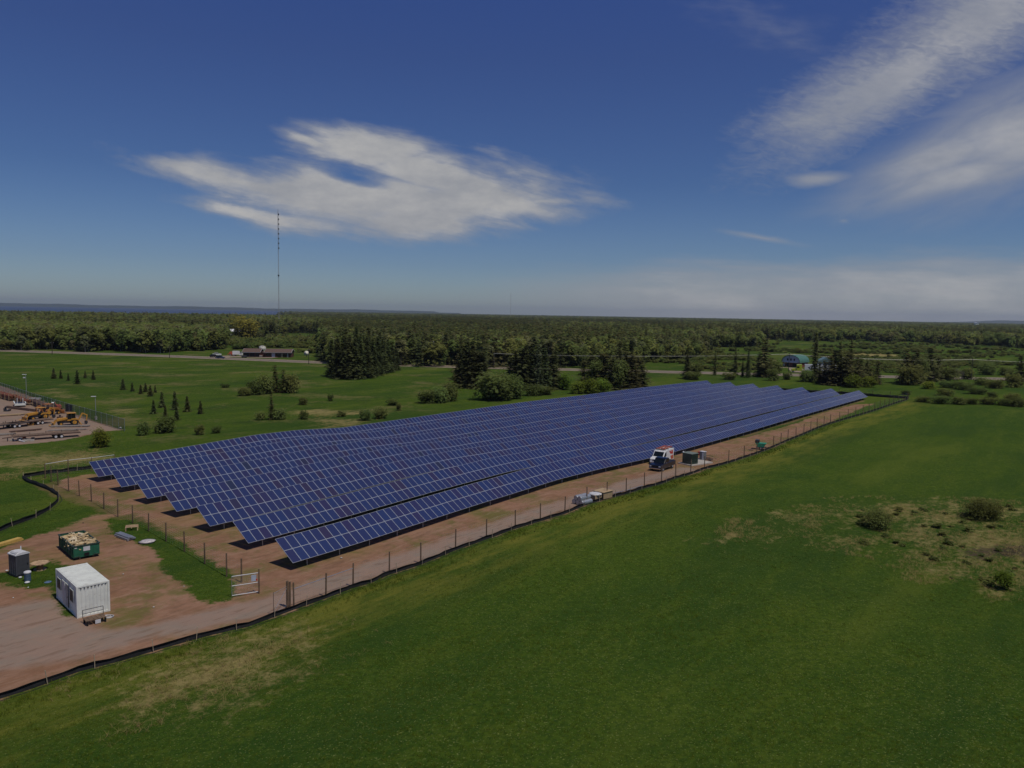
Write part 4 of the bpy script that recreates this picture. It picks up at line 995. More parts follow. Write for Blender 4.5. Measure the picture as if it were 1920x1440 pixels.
for i in range(len(xs)):
    if dv[i] > -.25 or (uvv[i] > 1.0): continue
    if abs(ov[i]) < .45: continue
    isdry = drv[i] > -4 and nr.rand() < .42 * min(1, max(0, (drv[i] + (ds[i] - .5) * 30 + 3) / 9))
    if isdry: s_ = .42 + .55 * nse[i]; dpts.append((xs[i], ys[i], zz_[i], (s_, s_, s_ * .8)))
    elif nse2[i] > .40 or nr.rand() < .35:
        s_ = .35 + .6 * nse[i]
        if not (0 < ov[i] < 2.5) and nr.rand() < .5 + (ys[i] - 60) / 90: continue
        gpts.append((xs[i], ys[i], zz_[i], (s_, s_, s_ * (1.3 if ov[i] > 0 and ov[i] < 2.5 else .6))))
def tuft_obj(name, mb, m_, px, py, label):
    o = mb.obj(name, m_); o.location = at(px, py); return tag(o, label, 'grass')
tg = tuft_obj('grass_tuft', tuft('g', 9, .30, .10, .6, None, 1, .013), M['grass_blade'], 575, 1190, 'single green grass tuft just below the silt fence by the gate')
td = tuft_obj('dry_grass_tuft', tuft('d', 10, .42, .14, 1.5, None, 3, .013), M['dry_blade'], 420, 1250, 'single straw coloured grass tuft inside the dry patch bottom left')
instancer('meadow_grass', gpts, [tg], label='green meadow grass'); instancer('dry_grass', dpts, [td], label='patches of dry straw coloured grass')
print('tufts', len(gpts), len(dpts), 'trees', len(cands))

# ------------------------------------------------------------------ site office container
A_, B_, C_ = at(145, 1160), at(112, 1118), at(205, 1146)
def place(name, px, yaw, label, cat, group=None, dz_=0.0):
    p = at(*px) if isinstance(px, tuple) else px
    return thing(name, p + Vector((0, 0, dz_)), yaw, label, cat, group)
ya = math.atan2(C_.y - A_.y, C_.x - A_.x)     # x along the short end, y along the long side away from us
cw, cl_, ch = 2.44, 6.06, 2.59
ct_ = place('site_container', (145, 1160), ya, 'white corrugated shipping container office with barred windows, on the gravel beside the green lawn', 'container')
def corrugated(x0, y0, x1, y1, z0, z1, pitch=.28, depth=.036):
    """zigzag sheet between two plan points"""
    d = Vector((x1 - x0, y1 - y0, 0)); L = d.length; d.normalize(); nn = Vector((d.y, -d.x, 0)); pts = []
    n = int(L / pitch); st = L / n
    for i in range(n):
        for f_, o_ in ((0, 0), (.28, 0), (.42, -depth), (.86, -depth)): pts.append(Vector((x0, y0, 0)) + d * (i + f_) * st + nn * o_)
    pts.append(Vector((x1, y1, 0))); vs = [(p.x, p.y, z) for z in (z0, z1) for p in pts]; m_ = len(pts)
    return MB().add(vs, [(i, i + 1, m_ + i + 1, m_ + i) for i in range(m_ - 1)])
corrugated(.08, .02, cw - .08, .02, .16, ch - .13).obj('end_wall', M['white_paint'], ct_)
corrugated(cw - .02, .08, cw - .02, cl_ - .08, .16, ch - .13).obj('side_wall', M['white_paint'], ct_)
corrugated(cw - .08, cl_ - .02, .08, cl_ - .02, .16, ch - .13).obj('end_wall', M['white_paint'], ct_)
corrugated(.02, cl_ - .08, .02, .08, .16, ch - .13).obj('side_wall', M['white_paint'], ct_)
f_ = MB()
for x in (0, cw):
    for y in (0, cl_): f_.box((x + (.06 if x == 0 else -.06), y + (.06 if y == 0 else -.06), ch / 2), (.16, .16, ch))
for z, hh in ((.08, .16), (ch - .065, .13)):
    for y in (.05, cl_ - .05): f_.span(.14, cw - .14, y - .045, y + .045, z - hh / 2, z + hh / 2)
    for x in (.05, cw - .05): f_.span(x - .045, x + .045, .14, cl_ - .14, z - hh / 2, z + hh / 2)
f_.obj('frame', M['white_paint'], ct_, .01)
rf_ = MB(); rf_.box((cw / 2, cl_ / 2, ch - .01), (cw - .20, cl_ - .20, .05))
for i in range(26): rf_.span(.14, cw - .14, .22 + i * .217, .30 + i * .217, ch + .017, ch + .030)
rf_.obj('roof', M['white_paint'], ct_)
for i in range(8): MB().span(.28 + i * .26, .38 + i * .26, -.012, .004, ch - .24, ch - .165).obj('vent', M['black'], ct_)
M['office_pane'] = mat('office_pane', (.10, .11, .12), .3)
def win_door(y0, y1, z0, z1, name, m_, bars=0):
    o = MB().span(-.05, -.01, y0, y1, z0, z1).obj(name, M['white_paint'], ct_, .005)
    p_ = MB().span(-.062, -.052, y0 + .07, y1 - .07, z0 + .07, z1 - .07).obj('pane' if name == 'window' else 'door_panel', m_, o)
    if bars:
        b_ = MB()
        for i in range(bars): yy_ = y0 + .1 + (y1 - y0 - .2) * i / (bars - 1); b_.span(-.085, -.07, yy_ - .012, yy_ + .012, z0 + .02, z1 - .02)
        b_.obj('security_bars', M['steel_dark'], o)
    return o
win_door(.75, 1.75, 1.05, 2.1, 'window', M['office_pane'], 6); win_door(4.4, 5.5, 1.1, 2.05, 'window', M['office_pane'], 6)
d_ = win_door(2.3, 3.05, .2, 2.2, 'door', mat('door_grey', (.32, .33, .34), .5)); MB().span(-.10, -.07, 2.4, 2.46, 1.05, 1.15).obj('handle', M['steel_dark'], d_)
d2_ = win_door(3.2, 4.0, .2, 2.2, 'door', mat('door_light', (.5, .5, .5), .5))
MB().span(-.09, -.07, 2.02, 2.06, .3, 2.2).obj('lock_rod', M['steel_dark'], ct_); MB().span(-.09, -.07, 2.14, 2.18, .3, 2.2).obj('lock_rod', M['steel_dark'], ct_)
for y in (.5, cl_ - .5): MB().span(-.15, cw + .35, y - .1, y + .1, -.12, .0).obj('sleeper', M['post'], ct_)

# steps with a rail at its near corner
stp = place('wooden_steps', (178, 1167), ya, 'low wooden landing with a dark metal handrail in front of the white container', 'steps')
for i in range(5): MB().span(-.75 + i * .3, -.47 + i * .3, -.45, .45, .38, .42).obj('plank', M['post'], stp)
for x in (-.65, .65):
    for y in (-.4, .4): MB().span(x - .06, x + .06, y - .06, y + .06, 0, .38).obj('leg', M['black'], stp)
MB().path([(-.75, .42, .4), (-.75, .42, 1.05), (.75, .42, 1.05), (.75, .42, .4)], .025).path([(-.75, .42, .75), (.75, .42, .75)], .02).obj('handrail', M['steel_dark'], stp)
MB().span(-.1, .3, -.47, -.44, .05, .35).obj('white_board', M['light_plastic'], stp)
hz = place('hose_coil', (204, 1157), 0, 'small coil of white hose on the dirt beside the landing', 'hose')
mb = MB()
for k in range(3):
    pts_ = [(math.cos(a) * (.34 + .03 * k), math.sin(a) * (.3 - .04 * k), .03 + .04 * k) for a in np.linspace(0, 6.1, 18)]; mb.path(pts_, .022, 5)
mb.path([(.3, -.1, .05), (.1, .05, .12), (-.25, .1, .1)], .022, 5); mb.obj('coil', M['light_plastic'], hz)

# ------------------------------------------------------------------ dumpster full of scrap wood
p0_, p1_ = at(138.3, 1051.7), at(184.2, 1043.3)
yd = math.atan2(p1_.y - p0_.y, p1_.x - p0_.x)
du = thing('dumpster', p0_, yd, 'open green roll-off dumpster heaped with scrap lumber', 'dumpster')
w_, l_, h_ = 2.35, 5.6, 1.35
sh_ = MB(); tk = .05
for (x0, x1, y0, y1) in ((0, w_, 0, tk), (0, w_, l_ - tk, l_), (0, tk, tk, l_ - tk), (w_ - tk, w_, tk, l_ - tk)): sh_.span(x0, x1, y0, y1, .25, h_)
sh_.span(tk, w_ - tk, tk, l_ - tk, .22, .28); sh_.obj('body', M['green_paint'], du)
rb = MB()
for x0, x1, y0, y1 in ((-.06, w_ + .06, -.06, .06), (-.06, w_ + .06, l_ - .06, l_ + .06), (-.06, .06, .06, l_ - .06), (w_ - .06, w_ + .06, .06, l_ - .06)): rb.span(x0, x1, y0, y1, h_, h_ + .09)
rb.obj('rim', M['green_dark'], du)
for i in range(9):
    y = .35 + i * .61
    MB().span(-.07, -.002, y - .05, y + .05, .25, h_ - .003).obj('rib', M['green_paint'], du); MB().span(w_ + .002, w_ + .07, y - .05, y + .05, .25, h_ - .003).obj('rib', M['green_paint'], du)
MB().span(.05, .55, -.07, -.003, .3, .38).span(1.8, 2.3, -.07, -.003, .3, .38).obj('push_plate', M['green_dark'], du)
MB().span(.95, 1.4, -.05, -.003, .35, .62).obj('hook_recess_shade', M['black'], du)  # black slab on the flat wall paints the shade of a hook recess
MB().span(.88, 1.48, -.03, -.003, .82, 1.25).obj('label_plate', M['light_plastic'], du)
MB().span(.10, .32, -.025, -.003, 1.18, 1.26).obj('small_label', M['light_plastic'], du)
MB().span(-.03, -.003, 1.5, 1.9, .75, 1.1).obj('side_label', M['light_plastic'], du)
for x in (.55, w_ - .55): MB().span(x - .08, x + .08, .05, l_ - .05, .08, .22).obj('skid', M['rustb'], du)
for x in (.3, w_ - .3):
    for y in (.25, l_ - .35): MB().tube((x - .1, y, .1), (x + .1, y, .1), .11, n=12).obj('roller', M['steel_dark'], du)
sw = MB()
for i in range(230):
    L = rng.uniform(.5, 1.9); x = rng.uniform(.35, w_ - .35); y = rng.uniform(.5, l_ - .5)
    top = 1.18 + .45 * (1 - ((y - l_ * .52) / (l_ * .55)) ** 2) * (1 - .5 * abs(x - w_ / 2)) ; z = rng.uniform(.95, top)
    a = rng.choice([rng.gauss(.2, .5), rng.random() * 3.14]); mm_ = Matrix.Translation((x, y, z)) @ Matrix.Rotation(a, 4, 'Z') @ Matrix.Rotation(rng.gauss(0, .16), 4, 'Y') @ Matrix.Rotation(rng.random(), 4, 'X')
    L = min(L, 1.2 if abs(math.cos(a)) > .6 else 1.9)
    sw.box(None, (L, rng.choice([.09, .14, .19, .3]), rng.choice([.025, .04, .09])), M=mm_, mi=rng.choice([0, 0, 1]))
sw.box((w_ / 2, l_ / 2, .85), (w_ - .15, l_ - .15, .5), mi=1)
so = sw.obj('scrap_wood', [M['scrap'], mat('pale_scrap', (.62, .52, .36), .8, var=.25)]); so.location = p0_; so.rotation_euler = (0, 0, yd); tag(so, 'heap of broken scrap lumber inside the green dumpster', kind='stuff')

# ------------------------------------------------------------------ portable toilet, spool, drum, litter
t0, t1 = at(31, 1083), at(57, 1075)
yt = math.atan2(t1.y - t0.y, t1.x - t0.x) - .12
to = thing('portable_toilet', t0, yt, 'grey portable toilet with a pale humped roof at the left edge of the dirt lot', 'portable toilet')
MB().span(0, 1.2, 0, 1.3, .12, 2.0).obj('cabin', M['grey_plastic'], to, .03)
bs = MB().span(-.04, 1.24, -.04, 1.34, 0, .119).obj('base', M['black'], to, .01)
pr = [(-.05, 2.0), (1.25, 2.0), (1.25, 2.08), (1.0, 2.22), (.62, 2.26), (.25, 2.22), (-.05, 2.10)]
MB().prism(pr, -.05, 1.35).obj('roof', M['light_plastic'], to, .015)
MB().prism([(0, 0), (.5, 0), (.42, .14), (.1, .16)], .0, .9).obj('roof_hump', M['light_plastic'], to, .01).location = (.02, .1, 2.2)
dr = MB().span(.1, 1.1, -.03, -.003, .2, 1.92).obj('door', mat('toilet_door', (.06, .062, .07), .45), to, .01)
MB().span(.95, 1.03, -.06, -.03, 1.0, 1.15).obj('handle', M['black'], dr)
for i in range(4): MB().span(.15 + i * .25, .32 + i * .25, -.028, -.003, 1.94, 1.97).obj('vent_slot', M['black'], to)
for y in (.3, .65, 1.0): MB().span(-.03, -.002, y - .03, y + .03, .2, 1.95).obj('side_rib', M['grey_plastic'], to)
MB().tube((1.08, 1.2, 1.9), (1.08, 1.2, 2.5), .05, n=10).obj('vent_pipe', M['light_plastic'], to)
sp_ = place('cable_spool', (75, 1068), 0, 'wooden cable spool standing on its flange beside the portable toilet', 'cable spool')
MB().lathe([(.55, 0), (.55, .07)], 20).obj('flange', M['lumber'], sp_); MB().lathe([(.3, .07), (.3, .62)], 14).obj('drum', mat('spool_core', (.35, .16, .06), .8), sp_)
fl_ = MB()
for i in range(6): fl_.span(-.72 + i * .242, -.49 + i * .242, -math.sqrt(max(.05, .56 - (-.6 + i * .242) ** 2)), math.sqrt(max(.05, .56 - (-.6 + i * .242) ** 2)), .62, .69)
fl_.obj('flange', M['lumber'], sp_)
db = place('waste_drum', (52, 1089), .3, 'blue grey waste drum with white bag over its rim in front of the portable toilet', 'drum')
MB().lathe([(.27, 0), (.28, .05), (.27, .3), (.285, .32), (.27, .34), (.27, .6), (.285, .62), (.27, .64), (.275, .82)], 16).obj('barrel', M['bluegrey'], db)
MB().lathe([(.30, .72), (.32, .80), (.29, .88), (.2, .92), (.05, .95)], 12).obj('bag', M['light_plastic'], db, smooth=True)
def lump(name, px, r_, m_, label, cat, hh=.5, seed=1, n=10):
    r = random.Random(seed); pr_ = [(r_ * math.sin(a) * r.uniform(.85, 1.12), r_ * hh * (1 - math.cos(a)) ) for a in np.linspace(.4, 2.9, 6)]
    mb = MB().lathe(pr_, n); mb.v = [(x * r.uniform(.85, 1.15), y * r.uniform(.8, 1.15), z) for x, y, z in mb.v]
    o = mb.obj(name, m_, smooth=True); o.location = at(*px); o.rotation_euler = (0, 0, r.random() * 6); return tag(o, label, cat)
lump('plastic_bag', (51, 1093), .22, M['light_plastic'], 'white plastic bag on the grass at the foot of the waste drum', 'bag', .35, 1)
lump('plastic_bag', (38, 1084), .16, M['light_plastic'], 'small pale bag between the portable toilet and the waste drum', 'bag', .5, 2)
lump('plastic_bag', (13, 1071), .13, M['light_plastic'], 'white scrap of litter left of the portable toilet', 'litter', .5, 3)
lump('litter', (53, 1102), .08, M['light_plastic'], 'tiny white piece of litter on the dirt below the waste drum', 'litter', .5, 4)
lump('litter', (25, 1121), .06, M['light_plastic'], 'tiny white piece of litter near the gravel edge', 'litter', .5, 5)
lump('tarp_scrap', (90, 1092), .34, M['blue_tarp'], 'crumpled blue tarp scrap lying on the grass right of the waste drum', 'tarp', .12, 6)
rt = random.Random(4)
for i, (px, py) in enumerate([(231, 1077), (150, 1008), (288, 1139), (218, 1235), (345, 1100), (156, 981), (640, 1047)]):
    lump('stone', (px, py), rt.uniform(.07, .14), M['rustb'] if i % 2 else M['concrete'], ['stone on the dirt right of the container roof', 'clod on the dirt behind the dumpster', 'pale stone on bare dirt between container and gate', 'dark stone on the gravel road by the silt fence', 'dark clod at the edge of the grass strip near the gate', 'clod beside the left lawn behind the dumpster', 'clod on the track below the nearest row'][i], 'stone', .5, 10 + i)

# timber, pallet, steel bundle, wrapped heap
y0_ = ang((0, 1024), (27, 1016))
tb = place('timber_bundle', (6, 1022), y0_, 'bundle of yellow timber beams cut by the left edge of the photo', 'timber')
for i in range(4):
    for j in range(2): MB().box((0, -.24 + i * .155, .08 + j * .15), (4.2 - .3 * j, .14, .14)).obj('beam', M['yellow'] if 0 else mat('yellow_beam', (.55, .36, .09), .7) if (i, j) == (0, 0) else D.materials['yellow_beam'], tb)
pl_ = place('pallet', (247.5, 993), ang((235, 995), (260, 993)), 'pale wooden pallet with low sides on the grass strip by the fence', 'pallet')
for i in range(6): MB().box((0, -.5 + i * .2, .42), (1.3, .1, .03)).obj('slat', M['lumber'], pl_)
for x in (-.6, 0, .6): MB().box((x, 0, .34), (.09, 1.15, .12)).obj('runner', M['lumber'], pl_)
for x in (-.6, .6):
    for y in (-.5, .5): MB().box((x, y, .14), (.12, .12, .28)).obj('block', M['lumber'], pl_)
sb = place('steel_profile_bundle', (234, 1009), ang((222, 1004), (246, 1013)), 'bundle of galvanised steel profiles lying below the pallet', 'steel bundle')
for i in range(6):
    for j in range(3 if i in (1, 2, 3, 4) else 2): MB().box((rng.uniform(-.1, .1), -.4 + i * .16, .10 + j * .13), (2.9, .13, .10)).obj('profile', M['galv'], sb, .012)
for x in (-1.1, 1.1): MB().box((x, 0, .02), (.12, 1.2, .06)).obj('batten', M['lumber'], sb)
lump('wrapped_pile', (276, 1017), .85, M['plastic_wrap'], 'crumpled heap of pale plastic sheeting right of the steel profiles', 'plastic sheet', .14, 8, 16)

# ------------------------------------------------------------------ vehicles
def wheel(parent, x, y, r_, w=.24, rim='galv'):
    o = MB().tube((x, y - w / 2, r_), (x, y + w / 2, r_), r_, n=18).obj('wheel', M['rubber'], parent, .02)
    s_ = 1 if y > 0 else -1
    MB().tube((x, y + s_ * w * .3, r_), (x, y + s_ * (w / 2 + .012), r_), r_ * .58, n=12).obj('rim', M[rim], o); return o
def pickup(root, paint):
    W = 1.0
    b_ = MB().prism([(-2.9, .45), (2.75, .42), (2.85, .62), (2.82, .98), (2.65, 1.08), (1.35, 1.18), (-.45, 1.18), (-2.85, 1.16), (-2.9, 1.0)], -W, W).obj('body', paint, root, .05)
    MB().prism([(-.55, 1.18), (1.35, 1.18), (.72, 1.82), (.45, 1.90), (-.25, 1.90), (-.48, 1.8)], -W + .10, W - .10).obj('cab', paint, root, .05)
    MB().prism([(1.30, 1.23), (.80, 1.77), (.76, 1.74), (1.25, 1.2)], -W + .2, W - .2).obj('windshield', M['glass'], root)
    for s_ in (-1, 1):
        y = s_ * (W - .098)
        MB().prism([(-.42, 1.25), (1.0, 1.25), (.62, 1.76), (-.35, 1.78)], y, y + s_ * .012).obj('side_window', M['glass'], root)
        MB().box((1.05, s_ * (W + .1), 1.3), (.12, .16, .16)).obj('mirror', M['chrome'], root, .01)
        MB().box((2.80, s_ * .74, .86), (.1, .32, .18)).obj('headlight', M['light_plastic'], root, .01)
    MB().span(-2.75, -.65, -W + .09, W - .09, 1.165, 1.19).obj('bed_floor', M['black'], root)
    MB().span(2.83, 2.90, -.55, .55, .72, .98).obj('grille', M['black'], root)
    MB().span(2.84, 2.99, -.95, .95, .45, .63).obj('front_bumper', M['chrome'], root, .03); MB().span(-3.02, -2.91, -.9, .9, .48, .64).obj('rear_bumper', M['chrome'], root, .02)
    for x in (-1.75, 1.85):
        for y in (-.86, .86): wheel(root, x, y, .40)
fw, rw = at(1240, 884.5), at(1263, 877.5)
yp = math.atan2(fw.y - rw.y, fw.x - rw.x)
dirx = Vector((math.cos(yp), math.sin(yp), 0)); lef = Vector((-dirx.y, dirx.x, 0))
mid_ = (fw + rw) / 2 - lef * .92 * 1.0
mid_ = mid_ - dirx * .0
pu = thing('pickup_truck', Vector((mid_.x, mid_.y, float(hgt(mid_.x, mid_.y)) + .01)), yp, 'dark navy pickup truck parked on the dirt track in front of the white van', 'pickup truck'); pickup(pu, M['navy']); pu.scale = (1.03, 1.03, 1.03)
# sign of the side: the visible flank is the left one of a vehicle driving towards us
vm = mid_ - lef * 2.5 - dirx * 5.6
va = thing('van', Vector((vm.x, vm.y, float(hgt(vm.x, vm.y)) + .01)), yp, 'white service van with red markings and red roof ladders behind the pickup', 'van')
MB().prism([(-2.7, .42), (2.7, .42), (2.78, .65), (2.72, 1.05), (2.45, 1.22), (1.75, 1.36), (1.05, 2.15), (.75, 2.35), (-2.55, 2.42), (-2.72, 2.3)], -1.0, 1.0).obj('body', M['white_van'], va, .06)
MB().prism([(1.76, 1.42), (1.13, 2.12), (1.07, 2.08), (1.70, 1.38)], -.84, .84).obj('windshield', M['glass'], va)
for s_ in (-1, 1):
    MB().prism([(.55, 1.38), (1.55, 1.38), (1.02, 2.02), (.55, 2.05)], s_ * 1.0, s_ * 1.012).obj('side_window', M['glass'], va)
    MB().box((1.35, s_ * 1.12, 1.45), (.12, .18, .26)).obj('mirror', M['black'], va, .01)
    MB().prism([(-2.3, 1.45), (-1.2, 1.55), (-.6, 2.1), (-1.1, 2.12), (-1.6, 1.75), (-1.5, 2.15), (-2.1, 2.1)], s_ * 1.0, s_ * 1.012).obj('red_marking', M['red'], va)
    MB().prism([(-2.45, .6), (-1.5, .6), (-1.2, 1.2), (-2.45, 1.3)], s_ * 1.0, s_ * 1.012).obj('lower_marking', M['orange_red'], va)
    MB().box((2.72, s_ * .78, .88), (.08, .26, .2)).obj('headlight', M['light_plastic'], va)
    ld = MB(); yy_ = s_ * .45
    for y in (yy_ - .2, yy_ + .2): ld.beam((-2.6, y, 2.62), (1.0, y, 2.58), .05, .09)
    for i in range(12): ld.beam((-2.5 + i * .3, yy_ - .2, 2.61), (-2.5 + i * .3, yy_ + .2, 2.61), .03, .03)
    ldo = ld.obj('ladder', M['orange_red'], va)
for x in (-2.2, -.6, .7): MB().span(x - .03, x + .03, -.9, .9, 2.38, 2.52).obj('roof_rack_bar', M['steel_dark'], va)
MB().span(2.70, 2.84, -.95, .95, .42, .62).obj('front_bumper', M['light_plastic'], va, .03); MB().span(2.72, 2.79, -.5, .5, .68, .98).obj('grille', M['black'], va)
for x in (-1.7, 1.85):
    for y in (-.86, .86): wheel(va, x, y, .38)

# transformer / inverter cabinet on pad
ca, cb = at(1270, 868.5), at(1297, 874)
yc = math.atan2(cb.y - ca.y, cb.x - ca.x)
pad = thing('concrete_pad', cb, yc, 'concrete pad under the green transformer cabinet and the grey switch box', 'concrete pad')
MB().span(-2.9, .1, -.1, 5.4, -.1, .16).obj('slab', M['concrete'], pad, .02)
tr = thing('transformer_cabinet', cb + Vector((0, 0, .16)), yc, 'dark green transformer cabinet with overhanging roof on a pale concrete pad, right of the vehicles', 'transformer')
MB().span(-2.35, -.35, .35, 2.0, 0, 1.72).obj('cabinet', M['green_dark'], tr, .02)
for x in (-2.25, -1.3): 
    MB().span(x, x + .88, .315, .347, .08, 1.62).obj('door', mat('cab_door', (.03, .055, .045), .35) if x < -2 else D.materials['cab_door'], tr, .01)
for i in range(5): MB().span(-.348, -.25, .5 + i * .29, .62 + i * .29, .3, 1.5).obj('cooling_fin', M['green_dark'], tr)
MB().span(-2.45, -.25, .2, 2.1, 1.723, 1.80).obj('roof', mat('cab_roof', (.16, .19, .15), .5), tr, .01)
MB().lathe([(.14, 0), (.14, .12), (.07, .2)], 10).obj('vent_cap', M['light_plastic'], tr).location = (-2.2, .4, 1.80)
eq = place('switch_box', (1317.5, 864), yc, 'grey upright switch box with a white top and a red warning panel behind the transformer', 'electrical cabinet', dz_=.16)
MB().span(-.45, .45, -.35, .35, 0, 1.45).obj('cabinet', mat('grey_cab', (.16, .17, .17), .5), eq, .02)
MB().span(-.50, .50, -.40, .40, 1.453, 1.52).obj('top', M['light_plastic'], eq); MB().span(-.95, -.453, -.25, .25, .75, 1.35).obj('red_box', M['red'], eq)
MB().span(.1, .4, -.38, -.352, .1, 1.35).obj('pale_door', M['light_plastic'], eq)
lump('tarp_scrap', (1309, 862), .75, mat('purple_grey', (.16, .14, .2), .7), 'purple grey cable heap on the pad left of the switch box', 'cables', .15, 15)
bp_ = place('cable_tangle', (1332, 864), .5, 'tangle of dark conduits and brown hoses right of the switch box', 'conduits')
for k in range(9):
    pts_ = []; r0 = rng.uniform(.3, .9); cx_, cy_ = rng.uniform(-.7, .7), rng.uniform(-.6, .6); tl = rng.uniform(-.8, .8)
    for a in np.linspace(0, rng.uniform(3, 6), 12): pts_.append((cx_ + r0 * math.cos(a), cy_ + r0 * math.sin(a), .15 + .35 * (1 + math.sin(a + tl)) * r0))
    MB().path(pts_, .035, 5).obj('conduit', M['black' if k % 3 else 'rustb'], bp_)
hp = place('green_hopper', (1427, 842.5), yc + .5, 'small green machine hopper on a frame by the fence, far along the dirt track', 'machine')
MB().prism([(-.6, .5), (.5, .5), (.95, 1.25), (-1.0, 1.25)], -.7, .7).obj('hopper', mat('bright_green', (.03, .28, .14), .4), hp, .03)
MB().span(-1.1, -.35, -.65, .65, 1.25, 1.8).obj('black_cover', M['steel_dark'], hp, .03)
MB().span(-.9, .9, -.5, .5, .36, .48).obj('frame', M['steel_dark'], hp); wheel(hp, 0, .62, .3); wheel(hp, 0, -.62, .3); MB().tube((.9, 0, .42), (1.7, 0, .3), .04).obj('drawbar', M['steel_dark'], hp)
lump('stone', (1408, 844), .5, M['rustb'], 'dark flat pile on pale board left of the green hopper', 'rubble', .12, 31)

# bundles by the fence
yb = ang((1078, 948), (1103, 941))
bb = place('wire_roll_stack', (1092, 944), yb, 'blue grey bundle of wire mesh rolls beside the fence, left of the tan crates', 'wire rolls')
for i in range(3): MB().lathe([(.30, -1.0), (.32, -.9), (.32, .9), (.30, 1.0)], 12).obj('roll', M['galv'], bb).matrix_local = Matrix.Translation((0, -.6 + i * .62, .32)) @ Matrix.Rotation(R(90), 4, 'Y')
for i in range(2): MB().lathe([(.30, -1.0), (.32, -.9), (.32, .9), (.30, 1.0)], 12).obj('roll', M['galv'], bb).matrix_local = Matrix.Translation((0, -.3 + i * .62, .85)) @ Matrix.Rotation(R(90), 4, 'Y')
cr1 = place('crate', (1116, 938), yb, 'tan crate with a crumpled white sheet on top, between wire rolls and the larger crate', 'crate')
MB().span(-.8, .8, -.6, .6, .1, .85).obj('box', M['tan'], cr1, .02); MB().span(-.75, .75, -.5, .5, 0, .1).obj('skid', M['post'], cr1)
ws = MB().lathe([(.85, .86), (.8, .95), (.5, 1.02), (.1, 1.0)], 14).obj('sheet', M['light_plastic'], cr1)
cr2 = place('crate', (1130, 934), yb, 'larger tan plywood crate with dark edges, rightmost of the pile by the fence', 'crate')
MB().span(-.9, 1.0, -.8, .8, .1, 1.0).obj('box', M['tan'], cr2, .02)
for x in (-.92, .98): MB().span(x, x + .06, -.82, .82, .05, 1.02).obj('edge_board', M['post'], cr2)
MB().span(-1.0, 1.1, -.9, .9, 1.003, 1.05).obj('lid', mat('lid_tan', (.42, .30, .17), .8), cr2)
for i, (a_, c_, r_, m_) in enumerate([((1172, 921), (1205, 911), .05, 'galv'), ((1178, 923), (1206, 914), .05, 'light_plastic'), ((1150, 926), (1170, 921), .05, 'galv')]):
    q0, q1 = at(*a_), at(*c_); rt_ = thing('pipe', q0, 0, ['grey pipe lying along the fence right of the crates', 'pale plastic pipe lying next to the grey one', 'short grey pipe nearest to the tan crates'][i], 'pipe', 'pipes lying along the fence')
    MB().tube((0, 0, .06), (q1.x - q0.x, q1.y - q0.y, .06 + q1.z - q0.z), r_, n=8).obj('tube', M[m_], rt_)

# ------------------------------------------------------------------ equipment yard
def backhoe(root, paint, cab=True):
    MB().span(-1.6, 2.3, -.45, .45, .55, .95).obj('chassis', M['steel_dark'], root)
    MB().prism([(.55, .95), (2.45, .95), (2.5, 1.35), (2.3, 1.55), (.55, 1.7)], -.42, .42).obj('hood', paint, root, .04)
    if cab:
        MB().span(-1.0, .55, -.62, .62, .95, 1.25).obj('cab_floor', paint, root, .02)
        MB().prism([(-1.0, 1.25), (.55, 1.25), (.35, 2.5), (-.95, 2.5)], -.6, .6).obj('cab_glass', M['glass'], root)
        for x0, x1 in ((-1.0, -.95), (.55, .35), (-.2, -.2)):
            for y in (-.62, .62): MB().beam((x0, y, 1.25), (x1, y, 2.5), .07, .07).obj('cab_post', M['steel_dark'], root)
    MB().span(-1.15, .6, -.75, .75, 2.5, 2.62).obj('roof', paint, root, .04)
    if not cab:
        for x in (-.9, .4):
            for y in (-.6, .6): MB().span(x - .04, x + .04, y - .04, y + .04, .95, 2.5).obj('canopy_post', M['steel_dark'], root)
        MB().span(-.5, .1, -.3, .3, .95, 1.45).obj('seat', M['black'], root, .03)
    for s_ in (-1, 1):
        wheel(root, -.75, s_ * .88, .68, .42, 'yellow'); wheel(root, 1.75, s_ * .82, .42, .3, 'yellow')
        MB().prism([(-1.5, 1.05), (-1.3, 1.45), (-.2, 1.45), (.05, 1.05), (-.2, 1.2), (-1.2, 1.2)], s_ * .64, s_ * 1.1).obj('fender', paint, root)
        MB().beam((.5, s_ * .62, 1.55), (2.5, s_ * .62, 1.15), .12, .2).obj('loader_arm', paint, root); MB().beam((2.5, s_ * .62, 1.2), (3.05, s_ * .62, .4), .12, .2).obj('loader_arm', paint, root)
    MB().prism([(3.0, .1), (3.75, .08), (3.7, .15), (3.15, .25), (3.1, .7), (3.35, .85), (3.0, .8)], -1.15, 1.15).obj('bucket', paint, root)
    MB().beam((-1.6, 0, .9), (-2.4, 0, 2.4), .22, .28).obj('boom', paint, root, .02); MB().beam((-2.4, 0, 2.4), (-3.3, .0, 1.9), .2, .25).obj('boom', paint, root, .02)
    MB().beam((-3.3, 0, 2.0), (-3.1, 0, .7), .18, .2).obj('stick', paint, root, .02); MB().prism([(-3.3, .75), (-2.85, .75), (-2.75, .3), (-3.1, .05), (-3.35, .3)], -.3, .3).obj('hoe_bucket', M['steel_dark'], root)
    for s_ in (-1, 1): MB().beam((-1.6, s_ * .7, .8), (-2.0, s_ * 1.25, .05), .12, .15).obj('stabiliser', paint, root)
GY_ = 'yellow backhoe loaders in the gravel lot'
b1 = place('backhoe_loader', (131, 797), ang((150, 795), (105, 798)), 'yellow backhoe loader with enclosed dark cab, rightmost in the gravel lot', 'backhoe', GY_); backhoe(b1, M['yellow'])
